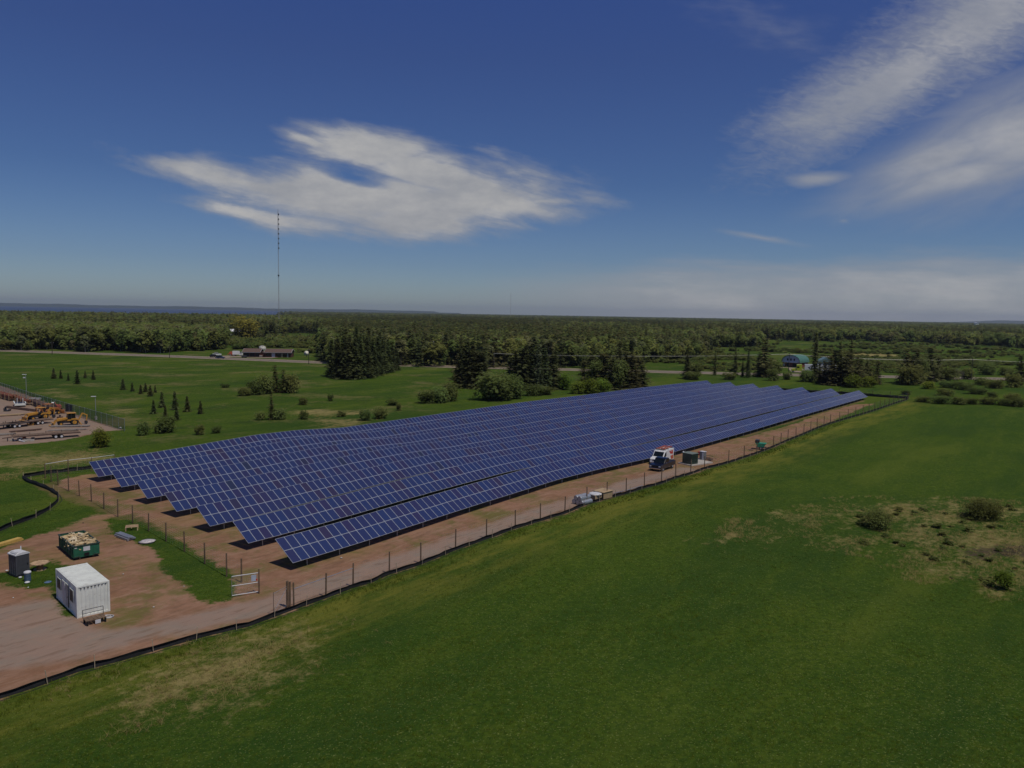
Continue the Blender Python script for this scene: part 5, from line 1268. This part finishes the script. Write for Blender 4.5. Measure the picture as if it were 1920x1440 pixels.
b2 = place('backhoe_loader', (74, 786), ang((95, 784), (45, 789)), 'yellow backhoe loader without cab glass, middle of the gravel lot', 'backhoe', GY_); backhoe(b2, M['yellow'], False)
b3 = place('backhoe_loader', (92, 778), ang((75, 780), (112, 775)), 'orange yellow loader mostly hidden behind the middle backhoe', 'backhoe', GY_); backhoe(b3, M['orange'], False)
def trailer(root, L, m_, white=False):
    W = 1.2
    MB().beam((-L / 2, -W + .1, .85), (L / 2, -W + .1, .85), .12, .2).obj('side_beam', m_, root); MB().beam((-L / 2, W - .1, .85), (L / 2, W - .1, .85), .12, .2).obj('side_beam', m_, root)
    n = int(L / .45)
    for i in range(n): MB().span(-L / 2 + i * L / n + .01, -L / 2 + (i + 1) * L / n - .01, -W + .16, W - .16, .86, .93).obj('deck_plank', M['post'], root)
    MB().beam((L / 2, 0, .75), (L / 2 + 1.6, 0, .6), .15, .15).obj('drawbar', m_, root)
    for x in (-L * .12, -L * .12 - .95):
        for y in (-W + .02, W - .02): wheel(root, x, y, .38, .24, 'light_plastic')
    for i in range(5): MB().span(-L / 2 + .3 + i * (L - .6) / 4 - .05, -L / 2 + .3 + i * (L - .6) / 4 + .05, -W + .04, -W + .12, .6, 1.25).obj('stake_post', m_, root)
    MB().span(L / 2 + .7, L / 2 + .85, -.05, .05, 0, .6).obj('jack_leg', M['steel_dark'], root)
t1_ = place('flatbed_trailer', (88, 822), ang((150, 817), (20, 827)), 'long low flatbed trailer with white rimmed twin wheels, nearest in the gravel lot', 'trailer'); trailer(t1_, 11, M['rustb'])
t2_ = place('flatbed_trailer', (55, 797), ang((100, 791), (0, 803)), 'brown flatbed trailer behind the nearest one, in front of the backhoes', 'trailer'); trailer(t2_, 9, M['rustb'])
t3_ = place('flatbed_trailer', (12, 803), ang((40, 800), (-30, 808)), 'dark trailer bed cut by the left edge of the photo', 'trailer'); trailer(t3_, 8, M['steel_dark'])
def pipe_pile(name, p0, p1, n, r_, m_, label, cat='pipes', rows=2, zb=.1, wide=None):
    q0, q1 = at(*p0), at(*p1); L = (q1 - q0).length; root = thing(name, (q0 + q1) / 2, math.atan2(q1.y - q0.y, q1.x - q0.x), label, cat)
    for j in range(rows):
        for i in range(n - j):
            y = (i - (n - j - 1) / 2) * r_ * 2.1; dx_ = rng.uniform(-.4, .4)
            MB().tube((-L / 2 + dx_, y, zb + r_ + j * r_ * 1.8), (L / 2 + dx_ - rng.uniform(0, .8), y + rng.uniform(-.05, .05), zb + r_ + j * r_ * 1.8), r_, n=8).obj('pipe', m_, root)
    for x in (-L * .35, L * .3): MB().box((x, 0, zb / 2), (.15, n * r_ * 2.4, zb)).obj('bearer', M['lumber'], root)
    return root
pipe_pile('pipe_stack', (95, 801), (168, 800), 5, .07, M['pale_pipe'], 'long weathered grey pipes lying right behind the nearest trailer', rows=2)
pipe_pile('pipe_stack', (90, 809), (163, 806), 4, .06, M['pale_pipe'], 'second bundle of thin weathered pipes just this side of the first', rows=2)
pipe_pile('pipe_stack', (20, 811), (80, 806), 5, .06, M['rustb'], 'dark brown pipes on the gravel left of the weathered grey ones')
def rack_of_pipes(p0, p1, label, m_, n=7, rows=4, up=6):
    q0, q1 = at(*p0), at(*p1); L = (q1 - q0).length; root = thing('pipe_rack', (q0 + q1) / 2, math.atan2(q1.y - q0.y, q1.x - q0.x), label, 'pipe rack')
    for j in range(rows):
        for i in range(n):
            MB().tube((-L / 2 + rng.uniform(-.3, .3), (i - n / 2 + .5) * .24, .75 + j * .21), (L / 2 + rng.uniform(-.5, .3), (i - n / 2 + .5) * .24 + rng.uniform(-.04, .04), .75 + j * .21), .10, n=7).obj('pipe', m_, root)
    for i in range(up):
        x = -L / 2 + .4 + (L - .8) * i / (up - 1); MB().span(x - .06, x + .06, -n * .12 - .12, n * .12 + .12, .5, .62).obj('crossbar', M['tan'], root)
        for s_ in (-1, 1): MB().span(x - .06, x + .06, s_ * (n * .12 + .06) - .05, s_ * (n * .12 + .06) + .05, 0, 1.9).obj('upright', M['tan'], root)
rack_of_pipes((-12, 742), (26, 752), 'rack of red rusty pipes with tan uprights at the left edge of the gravel lot', M['rust'], 8, 4)
rack_of_pipes((24, 748), (52, 760), 'second rack of rusty pipes, between the first rack and the white truck bed', M['rust'], 6, 3)
rack_of_pipes((60, 757), (94, 773), 'rack of brown steel poles between the backhoes and the mesh fence', M['rustb'], 6, 3, 5)
wb_ = place('truck_bed', (38, 763), ang((28, 764), (50, 763)), 'white flatbed truck frame seen end on, in front of the rusty pipe racks', 'truck bed')
MB().span(-1.2, 1.2, -.2, .1, .35, .85).obj('bumper', M['white_paint'], wb_, .03)
for s_ in (-1, 1): MB().span(s_ * 1.15 - .12, s_ * 1.15 + .12, -.3, 5, .8, 1.05).obj('side_rail', M['white_paint'], wb_, .02); MB().span(s_ * .6 - .06, s_ * .6 + .06, -.1, .1, .85, 2.2).obj('upright', M['light_plastic'], wb_)
MB().span(-1.0, 1.0, 0, 5, .7, .78).obj('deck', M['steel_dark'], wb_)
for y in (1.2, 3.8):
    for x in (-.95, .95): MB().tube((x - .13, y, .38), (x + .13, y, .38), .38, n=14).obj('wheel', M['rubber'], wb_)
rl_ = place('wire_reel', (99, 762), .6, 'pale green wire reel by the mesh fence behind the backhoes', 'reel')
MB().tube((-.35, 0, .75), (-.28, 0, .75), .75, n=18).tube((.28, 0, .75), (.35, 0, .75), .75, n=18).obj('flange', mat('reel_green', (.28, .40, .34), .6), rl_); MB().tube((-.28, 0, .75), (.28, 0, .75), .4, n=14).obj('core', M['galv'], rl_)
rm = place('red_trencher', (109, 768), 2.4, 'small red machine right of the pale green reel', 'machine')
MB().prism([(-.9, .4), (.9, .4), (1.0, .9), (.2, 1.3), (-.9, 1.1)], -.5, .5).obj('body', M['orange_red'], rm, .04); MB().beam((.9, 0, .7), (2.2, 0, 1.5), .2, .15).obj('boom', M['orange_red'], rm); MB().span(-.9, .9, -.7, -.5, 0, .45).span(-.9, .9, .5, .7, 0, .45).obj('tracks', M['rubber'], rm, .05); MB().tube((-.5, 0, 1.1), (-.5, 0, 1.7), .05).obj('exhaust', M['steel_dark'], rm)
bkb = place('black_cabinet', (130, 771), .2, 'black upright boxes standing against the mesh fence above the right backhoe', 'cabinet')
MB().span(-.7, -.05, -.4, .4, 0, 1.7).obj('box', M['black'], bkb, .02); MB().span(.05, .6, -.4, .4, 0, 1.5).obj('box', M['black'], bkb, .02)
wp = place('white_pallet_load', (66, 750), .2, 'low white load on the gravel by the mesh fence, right of the white truck bed', 'pallet load')
MB().span(-1.3, 1.3, -.6, .6, .12, .55).obj('load', M['light_plastic'], wp, .05); MB().span(-1.2, 1.2, -.6, .6, 0, .12).obj('pallet', M['lumber'], wp)
def attachment(px, yaw, m_, label):
    o = place('bucket_attachment', px, yaw, label, 'digger bucket', 'loose digger buckets in the gravel lot')
    MB().prism([(-.6, .0), (.5, .0), (.65, .45), (.35, .5), (.2, .2), (-.35, .25), (-.45, .8), (-.65, .75)], -.6, .6).obj('bucket', m_, o, .02)
    MB().box((-.35, 0, .95), (.4, .35, .3)).obj('bracket', M['steel_dark'], o)
attachment((57, 797), .6, M['yellow'], 'yellow digger bucket on the gravel between the trailers and the middle backhoe')
attachment((113, 787), 2.0, M['rustb'], 'rusty digger bucket on the gravel between the two yellow backhoes')
attachment((84, 768), 1.1, M['orange'], 'orange digger bucket behind the middle backhoe')
attachment((14, 771), .2, M['steel_dark'], 'dark digger bucket alone on the gravel at the left edge')
pipe_pile('pipe_stack', (-20, 782), (48, 778), 5, .08, M['tan'], 'pale timber poles lying on the gravel left of the middle backhoe', rows=2)
pipe_pile('pipe_stack', (15, 765), (70, 772), 5, .08, M['rustb'], 'brown beams lying on the gravel below the white truck bed', rows=3)
pipe_pile('pipe_stack', (-30, 818), (30, 815), 4, .07, M['pale_pipe'], 'grey pipes at the left edge, just behind the nearest trailer')
rk = place('rubble_pile', (38, 826), .2, 'grey rubble and white tubing at the near corner of the gravel lot', 'rubble')
for i in range(14):
    MB().box((rng.gauss(0, 1.3), rng.gauss(0, .9), .15), (rng.uniform(.2, .7), rng.uniform(.2, .5), rng.uniform(.15, .4)), rng.random() * 3).obj('chunk', M['concrete'], rk)
MB().path([(-.5, 1.0, .3), (.3, .2, .4), (.2, -1.0, .2), (1.4, -2.0, .15)], .12).obj('white_tube', M['light_plastic'], rk); MB().box((.2, 1.3, .35), (.5, .4, .4)).obj('red_can', M['red'], rk)
for i, (x, y, h_) in enumerate([(50, 747, 45), (180, 787, 44)]):
    lp = place('light_pole', (x, y), .2, ['light pole with a twin lamp head, behind the pipe racks', 'light pole with a flat single lamp, at the mesh fence right of the backhoes'][i], 'light pole', 'light poles of the gravel lot')
    dist = lp.location.y; hm_ = h_ * dist / F
    MB().tube((0, 0, 0), (0, 0, .7), .28, n=10).obj('footing', M['concrete'], lp); MB().tube((0, 0, .7), (0, 0, hm_), .075, .05, 8).obj('pole', M['galv'], lp)
    MB().box((-.35, 0, hm_ + .04), (1.0, .38, .14)).obj('lamp_head', M['light_plastic'], lp, .02)
    if i == 0: MB().box((-.45, .1, hm_ - .8), (.5, .4, .3)).obj('lamp_head', M['light_plastic'], lp, .02)
# chain link fence of the yard
cm = D.materials.new('chain_link'); cm.use_nodes = True; t = cm.node_tree; E.t = t; t.nodes.clear()
tcn = t.nodes.new('ShaderNodeTexCoord'); s3 = t.nodes.new('ShaderNodeSeparateXYZ'); t.links.new(tcn.outputs['UV'], s3.inputs[0])
aU, aV = E(s3.outputs[0]), E(s3.outputs[1])
d1 = E.m('FRACT', (aU + aV) / .07); d2 = E.m('FRACT', (aU - aV) / .07)
msk = (d1.m('LESS_THAN', d1, .26)).max(d2.m('LESS_THAN', d2, .26))
ds_ = t.nodes.new('ShaderNodeBsdfDiffuse'); ds_.inputs[0].default_value = (.13, .15, .14, 1); tp = t.nodes.new('ShaderNodeBsdfTransparent'); mx = t.nodes.new('ShaderNodeMixShader')
t.links.new(msk.o, mx.inputs[0]); t.links.new(tp.outputs[0], mx.inputs[1]); t.links.new(ds_.outputs[0], mx.inputs[2]); oo = t.nodes.new('ShaderNodeOutputMaterial'); t.links.new(mx.outputs[0], oo.inputs[0])
def chain_fence(pxs, label, hh=2.5):
    pts = resample([at(*p) for p in pxs], 3.0); b0 = pts[0]; root = thing('chain_link_fence', b0, 0, label, 'fence')
    acc = 0; vs = []; fs = []; uvs = []
    for i, p in enumerate(pts):
        q = p - b0
        if i: acc += (p - pts[i - 1]).length
        vs += [(q.x, q.y, q.z + .03), (q.x, q.y, q.z + hh)]; uvs += [(acc, 0), (acc, hh)]
        if i: fs.append((2 * i - 2, 2 * i, 2 * i + 1, 2 * i - 1))
        MB().tube((q.x, q.y, q.z), (q.x, q.y, q.z + hh + .1), .035, n=6).obj('post', M['galv'], root)
    o = MB().add(vs, fs).obj('mesh', cm, root); ul = o.data.uv_layers.new(name='UVMap')
    for lp_ in o.data.loops: ul.data[lp_.index].uv = uvs[lp_.vertex_index]
    MB().path([(p - b0) + Vector((0, 0, hh)) for p in pts], .022, 5).obj('top_rail', M['galv'], root)
chain_fence([(-120, 688), (0, 733), (60, 755), (130, 777), (180, 792), (234, 809)], 'grey green chain link fence behind the gravel equipment lot')
lump('white_float', (226, 804), .24, M['light_plastic'], 'white round disc hanging low at the right end of the chain link fence', 'disc', .8, 41)

# ------------------------------------------------------------------ buildings along the highway
def house(name, pf0, pf1, depth, hw, hr, label, over=.5, wallm='brick', roofm='roof_brown', gap=None):
    q0, q1 = at(*pf0), at(*pf1); L = (q1 - q0).length; root = thing(name, q0, math.atan2(q1.y - q0.y, q1.x - q0.x), label, 'building')
    return root, L
hb, L = house('ranch_house', (456, 669.5), (545, 670.5), 9, 2.6, 1.6, 'long low brown brick building with carports and two gabled roofs beside the highway')
DPT = 9.0
xs0 = [(0, L * .34), (L * .46, L)]
for x0, x1 in xs0:
    MB().prism([(0, 0), (DPT, 0), (DPT, 2.6), (DPT / 2, 4.1), (0, 2.6)], 0, 1, M=Matrix(((0, x1 - x0, 0, x0), (1, 0, 0, 0), (0, 0, 1, 0), (0, 0, 0, 1)))).obj('wall', M['brick'], hb)
    for y0, y1 in ((-.7, DPT / 2), (DPT + .7, DPT / 2)):
        z0 = 2.42; z1 = 4.22
        MB().add([(x0 - .5, y0, z0), (x1 + .5, y0, z0), (x1 + .5, y1, z1), (x0 - .5, y1, z1), (x0 - .5, y0, z0 + .16), (x1 + .5, y0, z0 + .16), (x1 + .5, y1, z1 + .16), (x0 - .5, y1, z1 + .16)], [(0, 1, 2, 3), (4, 7, 6, 5), (0, 4, 5, 1), (1, 5, 6, 2), (0, 3, 7, 4)]).obj('roof', M['roof_brown'], hb)
    for xe in (x0 - .53, x1 + .51): 
        for y0 in (-.72, DPT + .72): MB().beam((xe, y0, 2.50), (xe, DPT / 2, 4.30), .06, .22).obj('barge_board', M['light_plastic'], hb)
    MB().span(x0 - .5, x1 + .5, -.76, -.703, 2.42, 2.6).obj('fascia', M['galv'], hb)
MB().span(L * .34 + .003, L * .46 - .003, 1.5, DPT - 1, 0, 2.5).obj('wall', M['brick'], hb)
MB().span(L * .34 + .52, L * .46 - .52, 1.2, DPT - .8, 2.503, 2.7).obj('roof', M['roof_brown'], hb)
for a_, b_ in ((.02, .12), (.14, .24), (.26, .33)): MB().span(L * a_, L * b_, -.06, -.003, .1, 2.2).obj('garage_opening_shade', M['black'], hb)  # black slabs on the closed wall paint the shade inside the garage bays
for a_, b_ in ((.48, .58), (.69, .79), (.84, .9)): MB().span(L * a_, L * b_, -.06, -.003, .6, 2.1).obj('window', M['glass'], hb)
MB().span(L * .60, L * .67, -.07, -.003, .2, 2.2).obj('shutter_door', M['siding'], hb); MB().span(L * .80, L * .835, -.07, -.003, .1, 2.1).obj('door', M['tan'], hb); MB().span(L * .925, L * .95, -.07, -.003, .1, 2.2).obj('door', M['concrete'], hb)
def dish(name, px, r_, yaw, tilt, hbase, label):
    root = place(name, px, yaw, label, 'satellite dish')
    d_ = MB(); pr_ = [(r_ * f_, .42 * r_ * f_ * f_) for f_ in (.04, .3, .5, .7, .85, 1.0)]
    d_.lathe(pr_, 22)
    o = d_.obj('reflector', M['dish'], root, smooth=True); o.matrix_local = Matrix.Translation((0, 0, hbase)) @ Matrix.Rotation(R(90 - tilt), 4, 'X')
    MB().tube((0, 0, 0), (0, .3, hbase), .12, n=8).obj('mast', M['steel_dark'], root)
    n_v = Matrix.Rotation(R(90 - tilt), 4, 'X') @ Vector((0, 0, 1)); fp_ = Vector((0, 0, hbase)) + n_v * r_ * 1.05
    MB().tube(fp_ - n_v * .25, fp_, .16, n=8).obj('feed_horn', M['galv'], root)
    for a in (0, 2.1, 4.2):
        e_ = o.matrix_local @ Vector((r_ * math.cos(a), r_ * math.sin(a), .42 * r_)); MB().tube(e_, fp_, .04, n=5).obj('strut', M['galv'], root)
    return root
dish('satellite_dish', (492, 665.5), 1.9, R(25), 55, 3.4, 'large white satellite dish tilted up behind the roof gap of the brown building')
dish('satellite_dish', (575, 669.5), 1.35, R(-4), 18, 1.9, 'white satellite dish standing on the grass right of the brown building')
def car(root, paint, suv=False):
    h1 = .2 if suv else 0
    MB().prism([(-2.2, .35), (2.15, .35), (2.2, .75 + h1), (1.2, .92 + h1), (-2.1, .98 + h1), (-2.25, .7)], -.9, .9).obj('body', paint, root, .05)
    MB().prism([(-1.9, .98 + h1), (1.1, .92 + h1), (.4, 1.42 + h1), (-1.3, 1.45 + h1)], -.78, .78).obj('glasshouse', M['glass'], root, .03)
    MB().span(-1.3, .4, -.74, .74, 1.43 + h1, 1.49 + h1).obj('roof', paint, root, .02)
    for x in (-1.35, 1.35):
        for y in (-.8, .8): wheel(root, x, y, .33, .2)
c1_ = place('car', (407, 667), .3, 'white car parked left of the brown building, behind the dark one', 'car'); car(c1_, M['white_van'], True)
c2_ = place('car', (413, 672.3), -.1, 'dark blue car on the highway verge left of the brown building', 'car'); car(c2_, mat('dark_blue_car', (.02, .03, .07), .3, coat=.5))
c3_ = place('car', (401, 669.5), 1.2, 'small black vehicle left of the white parked car', 'car'); car(c3_, M['black'])
c4_ = place('white_truck', (446, 667.5), .15, 'white box truck next to the orange machine left of the brown building', 'truck')
MB().span(-2.6, .8, -1.0, 1.0, .8, 2.7).obj('box', M['white_van'], c4_, .03); MB().prism([(.85, .5), (2.6, .5), (2.6, 1.2), (2.2, 1.4), (1.8, 2.1), (.85, 2.1)], -.95, .95).obj('cab', M['white_van'], c4_, .04)
for x in (-1.8, 1.8):
    for y in (-.85, .85): wheel(c4_, x, y, .4)
MB().prism([(2.22, 1.45), (1.85, 2.05), (1.2, 2.05), (1.2, 1.45)], -.965, .965).obj('cab_window', M['glass'], c4_)
om = place('orange_machine', (437, 667), 0, 'orange red machine beside the white box truck', 'machine')
MB().prism([(-1.8, .4), (1.6, .4), (1.8, 1.6), (.6, 2.4), (-1.6, 2.2)], -.9, .9).obj('body', M['orange_red'], om, .05); MB().beam((-1.5, 0, 1.8), (-3, 0, .6), .3, .3).obj('arm', M['orange_red'], om)
for x in (-1.1, 1.1):
    for y in (-.9, .9): wheel(om, x, y, .5)
tn = place('dark_tank', (458, 671.5), 0, 'dark tank on the verge before the left carport', 'tank'); MB().tube((-1.2, 0, .8), (1.2, 0, .8), .55, n=14).obj('tank', M['steel_dark'], tn); MB().span(-.9, -.7, -.3, .3, 0, .4).span(.7, .9, -.3, .3, 0, .4).obj('cradle', M['steel_dark'], tn)
pc = place('car', (484, 669.6), 0.0, 'pale parked car half hidden in front of the gap between the two roofs', 'car'); car(pc, mat('pale_car', (.4, .38, .36), .3, coat=.4))
fshed = place('field_shed', (529, 646.5), 0, 'dark small shed out in the yellow field beneath the mast', 'shed'); MB().span(-2.5, 2.5, -2, 2, 0, 2.2).obj('wall', M['redwood'], fshed); MB().prism([(-2.8, 2.2), (2.8, 2.2), (0, 3.3)], -2.3, 2.3).obj('roof', M['roof_brown'], fshed)  # a small field shed with red wooden walls and pitched roof

# white roofed house in the trees
wh = place('white_roofed_house', (449, 628), .1, 'white roofed house half hidden in the trees beneath the yellow willow', 'house')
MB().span(-9, 7, 0, 9, 0, 3.4).obj('wall', M['white_paint'], wh)
for x0, x1, z_ in ((-9.6, -1, 5.6), (-1.6, 7.6, 6.0)): 
    MB().prism([(-.6, 3.4), (9.6, 3.4), (4.5, z_)], 0, 1, M=Matrix(((0, x1 - x0, 0, x0), (1, 0, 0, 0), (0, 0, 1, 0), (0, 0, 0, 1)))).obj('roof', mat('white_metal_roof', (.8, .8, .8), .4) if x0 < -5 else D.materials['white_metal_roof'], wh)
for x in (-7, -4, 0, 3): MB().span(x, x + 1.2, -.06, -.003, 1.2, 2.4).obj('window', M['glass'], wh)
ws_ = place('white_shed', (466, 630), .1, 'small white shed just right of the white roofed house', 'shed'); MB().span(-2.5, 2.5, 0, 4, 0, 2.6).obj('wall', M['white_paint'], ws_); MB().prism([(-2.8, 2.6), (2.8, 2.6), (0, 4.0)], -.3, 4.3).obj('roof', D.materials['white_metal_roof'], ws_)
wd = place('distant_white_building', (1832, 614), .1, 'tiny white building on the horizon at the far right, above the forest', 'building'); s_ = wd.location.y / F
MB().span(-3 * s_, 3 * s_, 0, 12, 0, 8 * s_).obj('wall', M['white_paint'], wd); MB().prism([(-3.2 * s_, 8 * s_), (3.2 * s_, 8 * s_), (0, 9.5 * s_)], -1, 13).obj('roof', M['siding'], wd)

# barn with green roof
ba, bb_ = at(1467, 687.5), at(1496, 689.5)
bn = thing('barn', ba, math.atan2(bb_.y - ba.y, bb_.x - ba.x) + .12, 'barn with rounded green metal roof and pale gable above a red lower wall', 'barn')
BWd = 8.8; BL = 11.0
MB().span(0, BWd, 0, BL, 0, 2.5).obj('lower_wall', M['redwood'], bn)
gp = [(-.3, 2.5), (BWd + .3, 2.5)] + [(BWd / 2 + (BWd / 2 + .3) * math.cos(a), 2.5 + 3.6 * math.sin(a) ** .85) for a in np.linspace(.12, math.pi - .12, 11)]
MB().prism(gp, -.05, .4).obj('gable', M['siding'], bn)
arc = [(BWd / 2 + (BWd / 2 + .55) * math.cos(a), 2.45 + 3.85 * math.sin(a) ** .85) for a in np.linspace(0, math.pi, 15)]
rmb = MB(); vs = [(x, y, z) for y in (-.5, BL + .4) for x, z in arc]; m_ = len(arc); rmb.add(vs, [(i, i + 1, m_ + i + 1, m_ + i) for i in range(m_ - 1)])
ro = rmb.obj('roof', M['roof_green'], bn); sd = ro.modifiers.new('t', 'SOLIDIFY'); sd.thickness = .15; sd.offset = 1
MB().prism(gp, BL - .2, BL + .05).obj('gable', M['siding'], bn)
for x in (BWd * .3, BWd * .5, BWd * .7): w_o = MB().span(x - .35, x + .35, -.12, -.053, 3.3, 4.5).obj('window', M['black'], bn)
MB().span(.5, 1.1, -.06, -.003, .6, 1.6).obj('window', M['light_plastic'], bn); MB().span(2.2, 3.6, -.06, -.003, 0, 2.1).obj('door', M['black'], bn); MB().span(5.4, 8.0, -.06, -.003, 0, 2.2).obj('garage_opening_shade', M['black'], bn); MB().span(1.0, 8, -1.2, -.13, 2.42, 2.5).obj('porch_roof', M['siding'], bn)  # garage bay is a black slab, its inner shade painted on the wall
gb_ = place('grey_roofed_shed', (1548, 692), -.2, 'shed with a pale blue grey roof half hidden by the pines right of the barn', 'shed')
MB().span(-4, 4, 0, 7, 0, 3.4).obj('wall', M['siding'], gb_); MB().prism([(-4.5, 3.4), (4.5, 3.4), (0, 5.8)], -.5, 7.5).obj('roof', mat('grey_blue_roof', (.14, .22, .22), .5), gb_)

# yellow semi truck and white trailer on the highway
ss_ = place('semi_truck', (1496, 698.5), ang((1496, 698.5), (1482, 698)), 'lime yellow semi tractor pulling a white trailer along the highway by the barn', 'truck')
MB().prism([(-1.6, .9), (.7, .9), (.7, 3.7), (.1, 3.9), (-1.6, 3.9)], -1.15, 1.15).obj('cab', M['lime'], ss_, .08)
MB().prism([(.75, .8), (2.9, .8), (2.9, 1.7), (.75, 2.1)], -.95, .95).obj('hood', M['lime'], ss_, .08)
MB().span(.7, .76, -1.0, 1.0, 2.2, 3.0).obj('windshield', M['glass'], ss_)
for s_ in (-1, 1): MB().span(-.5, .5, s_ * 1.155, s_ * 1.17, 2.2, 2.95).obj('side_window', M['glass'], ss_)
MB().span(-3.6, -1.65, -.5, .5, .8, 1.0).obj('chassis', M['steel_dark'], ss_); MB().span(2.9, 3.0, -1.0, 1.0, .5, .9).obj('bumper', M['chrome'], ss_)
for x, in ((2.1,), (-2.2,), (-3.3,)):
    for y in (-.95, .95): wheel(ss_, x, y, .5, .35)
sp2 = ss_.location; dv_ = Vector((math.cos(ss_.rotation_euler.z), math.sin(ss_.rotation_euler.z), 0))
st = thing('semi_trailer', sp2 - dv_ * 3.0, ss_.rotation_euler.z, 'long white box trailer behind the yellow tractor, partly hidden by spruces', 'trailer')
MB().span(-13.5, .2, -1.25, 1.25, 1.15, 4.0).obj('box', M['white_van'], st, .03)
MB().prism([(-2.2, 2.0), (-1.0, 2.6), (-2.6, 3.3), (-1.9, 2.5)], 1.255, 1.27).obj('dark_emblem', M['steel_dark'], st); MB().prism([(-3.6, 2.1), (-2.0, 2.3), (-1.4, 1.9)], 1.255, 1.27).obj('dark_emblem', M['steel_dark'], st)
for x in (-11.8, -10.7):
    for y in (-1, 1): wheel(st, x, y, .5, .35)

# ------------------------------------------------------------------ guyed mast, poles and wires
mp0 = at(523.3, 618); mp0.z = 0; mh = 25 + (581 - 400) * mp0.y / F
ma = thing('radio_mast', mp0, 0, 'tall thin guyed radio mast with dark antenna bays near its top', 'radio mast')
ms = MB(); hwm = .55
for a in (0, 2.094, 4.189): ms.tube((hwm * math.cos(a), hwm * math.sin(a), 0), (hwm * math.cos(a), hwm * math.sin(a), mh), .10, n=5)
for i in range(int(mh / 1.6)):
    for k in range(3):
        a, b_ = k * 2.094, (k + 1) * 2.094; z = i * 1.6
        ms.tube((hwm * math.cos(a), hwm * math.sin(a), z), (hwm * math.cos(b_), hwm * math.sin(b_), z + 1.6), .045, n=3, caps=False)
ms.obj('lattice', M['mast'], ma)
for i in range(8):
    z = mh - (6 + i * 8.8) * mp0.y / F; MB().tube((-.2, 0, z), (1.3, 0, z), .5, n=8).tube((.8, 0, z - 1.1), (.8, 0, z + 1.1), .45, n=8).obj('antenna_bay', M['steel_dark'], ma)
MB().tube((0, 0, mh), (0, 0, mh + 2.5), .15, n=5).obj('beacon', M['steel_dark'], ma)
MB().box((0, 0, mh * .46), (1.6, 1.6, 1.8)).obj('beacon', M['steel_dark'], ma)
gm_ = MB()
for a in (.5, 2.6, 4.7):
    for z, rr_ in ((.3, 45), (.55, 80), (.8, 80), (.97, 110)): gm_.tube((0, 0, mh * z), (math.cos(a) * rr_, math.sin(a) * rr_, 0), .012, n=3)
gm_.obj('guy_wires', M['galv'], ma)
m2 = Vector((far(957, 3200), 3200, 0)); mm2 = thing('distant_mast', m2, 0, 'very faint distant mast on the horizon near the centre', 'radio mast')
h2 = 25 + (588 - 551) * 3200 / F; MB().tube((0, 0, 0), (0, 0, h2), .45, n=5).obj('lattice', M['mast'], mm2); MB().box((0, 0, h2), (1.2, 1.2, 3)).obj('beacon', M['mast'], mm2)
POL = [(98, 664.5, 24, 'utility pole at the left end of the highway before the forest'), (318, 671, 22, 'utility pole by the highway midway between the forest edge and the white cars'), (579, 683, 30, 'utility pole by the highway just right of the satellite dish'), (926, 691, 30, 'grey utility pole among the middle tree group'), (1478, 706, 44, 'utility pole before the barn'), (1821, 712, 40, 'utility pole with crossarm at the right, by the highway')]
tops = []
for x, y, h_, lb in POL:
    p = at(x, y); hm_ = h_ * p.y / F; po = thing('utility_pole', p, math.atan2(rp_[-1].y - rp_[0].y, rp_[-1].x - rp_[0].x) + R(90), lb, 'utility pole', 'utility poles along the highway')
    MB().tube((0, 0, 0), (0, 0, hm_), .17, .12, 8).obj('pole', M['pole'], po); MB().box((0, 0, hm_ - .7), (2.4, .1, .12)).obj('crossarm', M['pole'], po)
    for s_ in (-1, 0, 1): MB().tube((s_ * 1.05, 0, hm_ - .64), (s_ * 1.05, 0, hm_ - .4), .05, n=6).obj('insulator', M['light_plastic'], po)
    tops.append(p + Vector((0, 0, hm_ - .4)))
wr = thing('power_lines', tops[3], 0, 'pale overhead wires sagging above the fields beyond the array at the right', 'power lines')
endp = at(2300, 722); ends = tops[3:] + [endp + Vector((0, 0, tops[-1].z - at(1821, 712).z))]
for off, sg in ((-1.05, 1.2), (0, 1.0), (1.05, 1.1)):
    pts_ = []
    for a, b_ in zip(ends, ends[1:]):
        for i in range(12):
            f_ = i / 12; q = a.lerp(b_, f_) - tops[3]; q.z -= sg * 4 * f_ * (1 - f_); q.y += off; pts_.append(q)
    MB().path(pts_, .022, 4).obj('wire', M['wire'], wr)

# ------------------------------------------------------------------ air
HAZE = 4.5e-5
if HAZE:
    hb_ = MB().span(-17500, 17500, -4500, 19500, -3, 175)
    vmx = D.materials.new('haze'); vmx.use_nodes = True; t = vmx.node_tree; t.nodes.clear()
    pv_ = t.nodes.new('ShaderNodeVolumePrincipled'); pv_.inputs['Density'].default_value = HAZE; pv_.inputs['Color'].default_value = (.80, .89, 1, 1); pv_.inputs['Anisotropy'].default_value = .3
    oo = t.nodes.new('ShaderNodeOutputMaterial'); t.links.new(pv_.outputs[0], oo.inputs['Volume'])
    ho = hb_.obj('haze', vmx); tag(ho, 'thin summer haze over the land', kind='stuff')
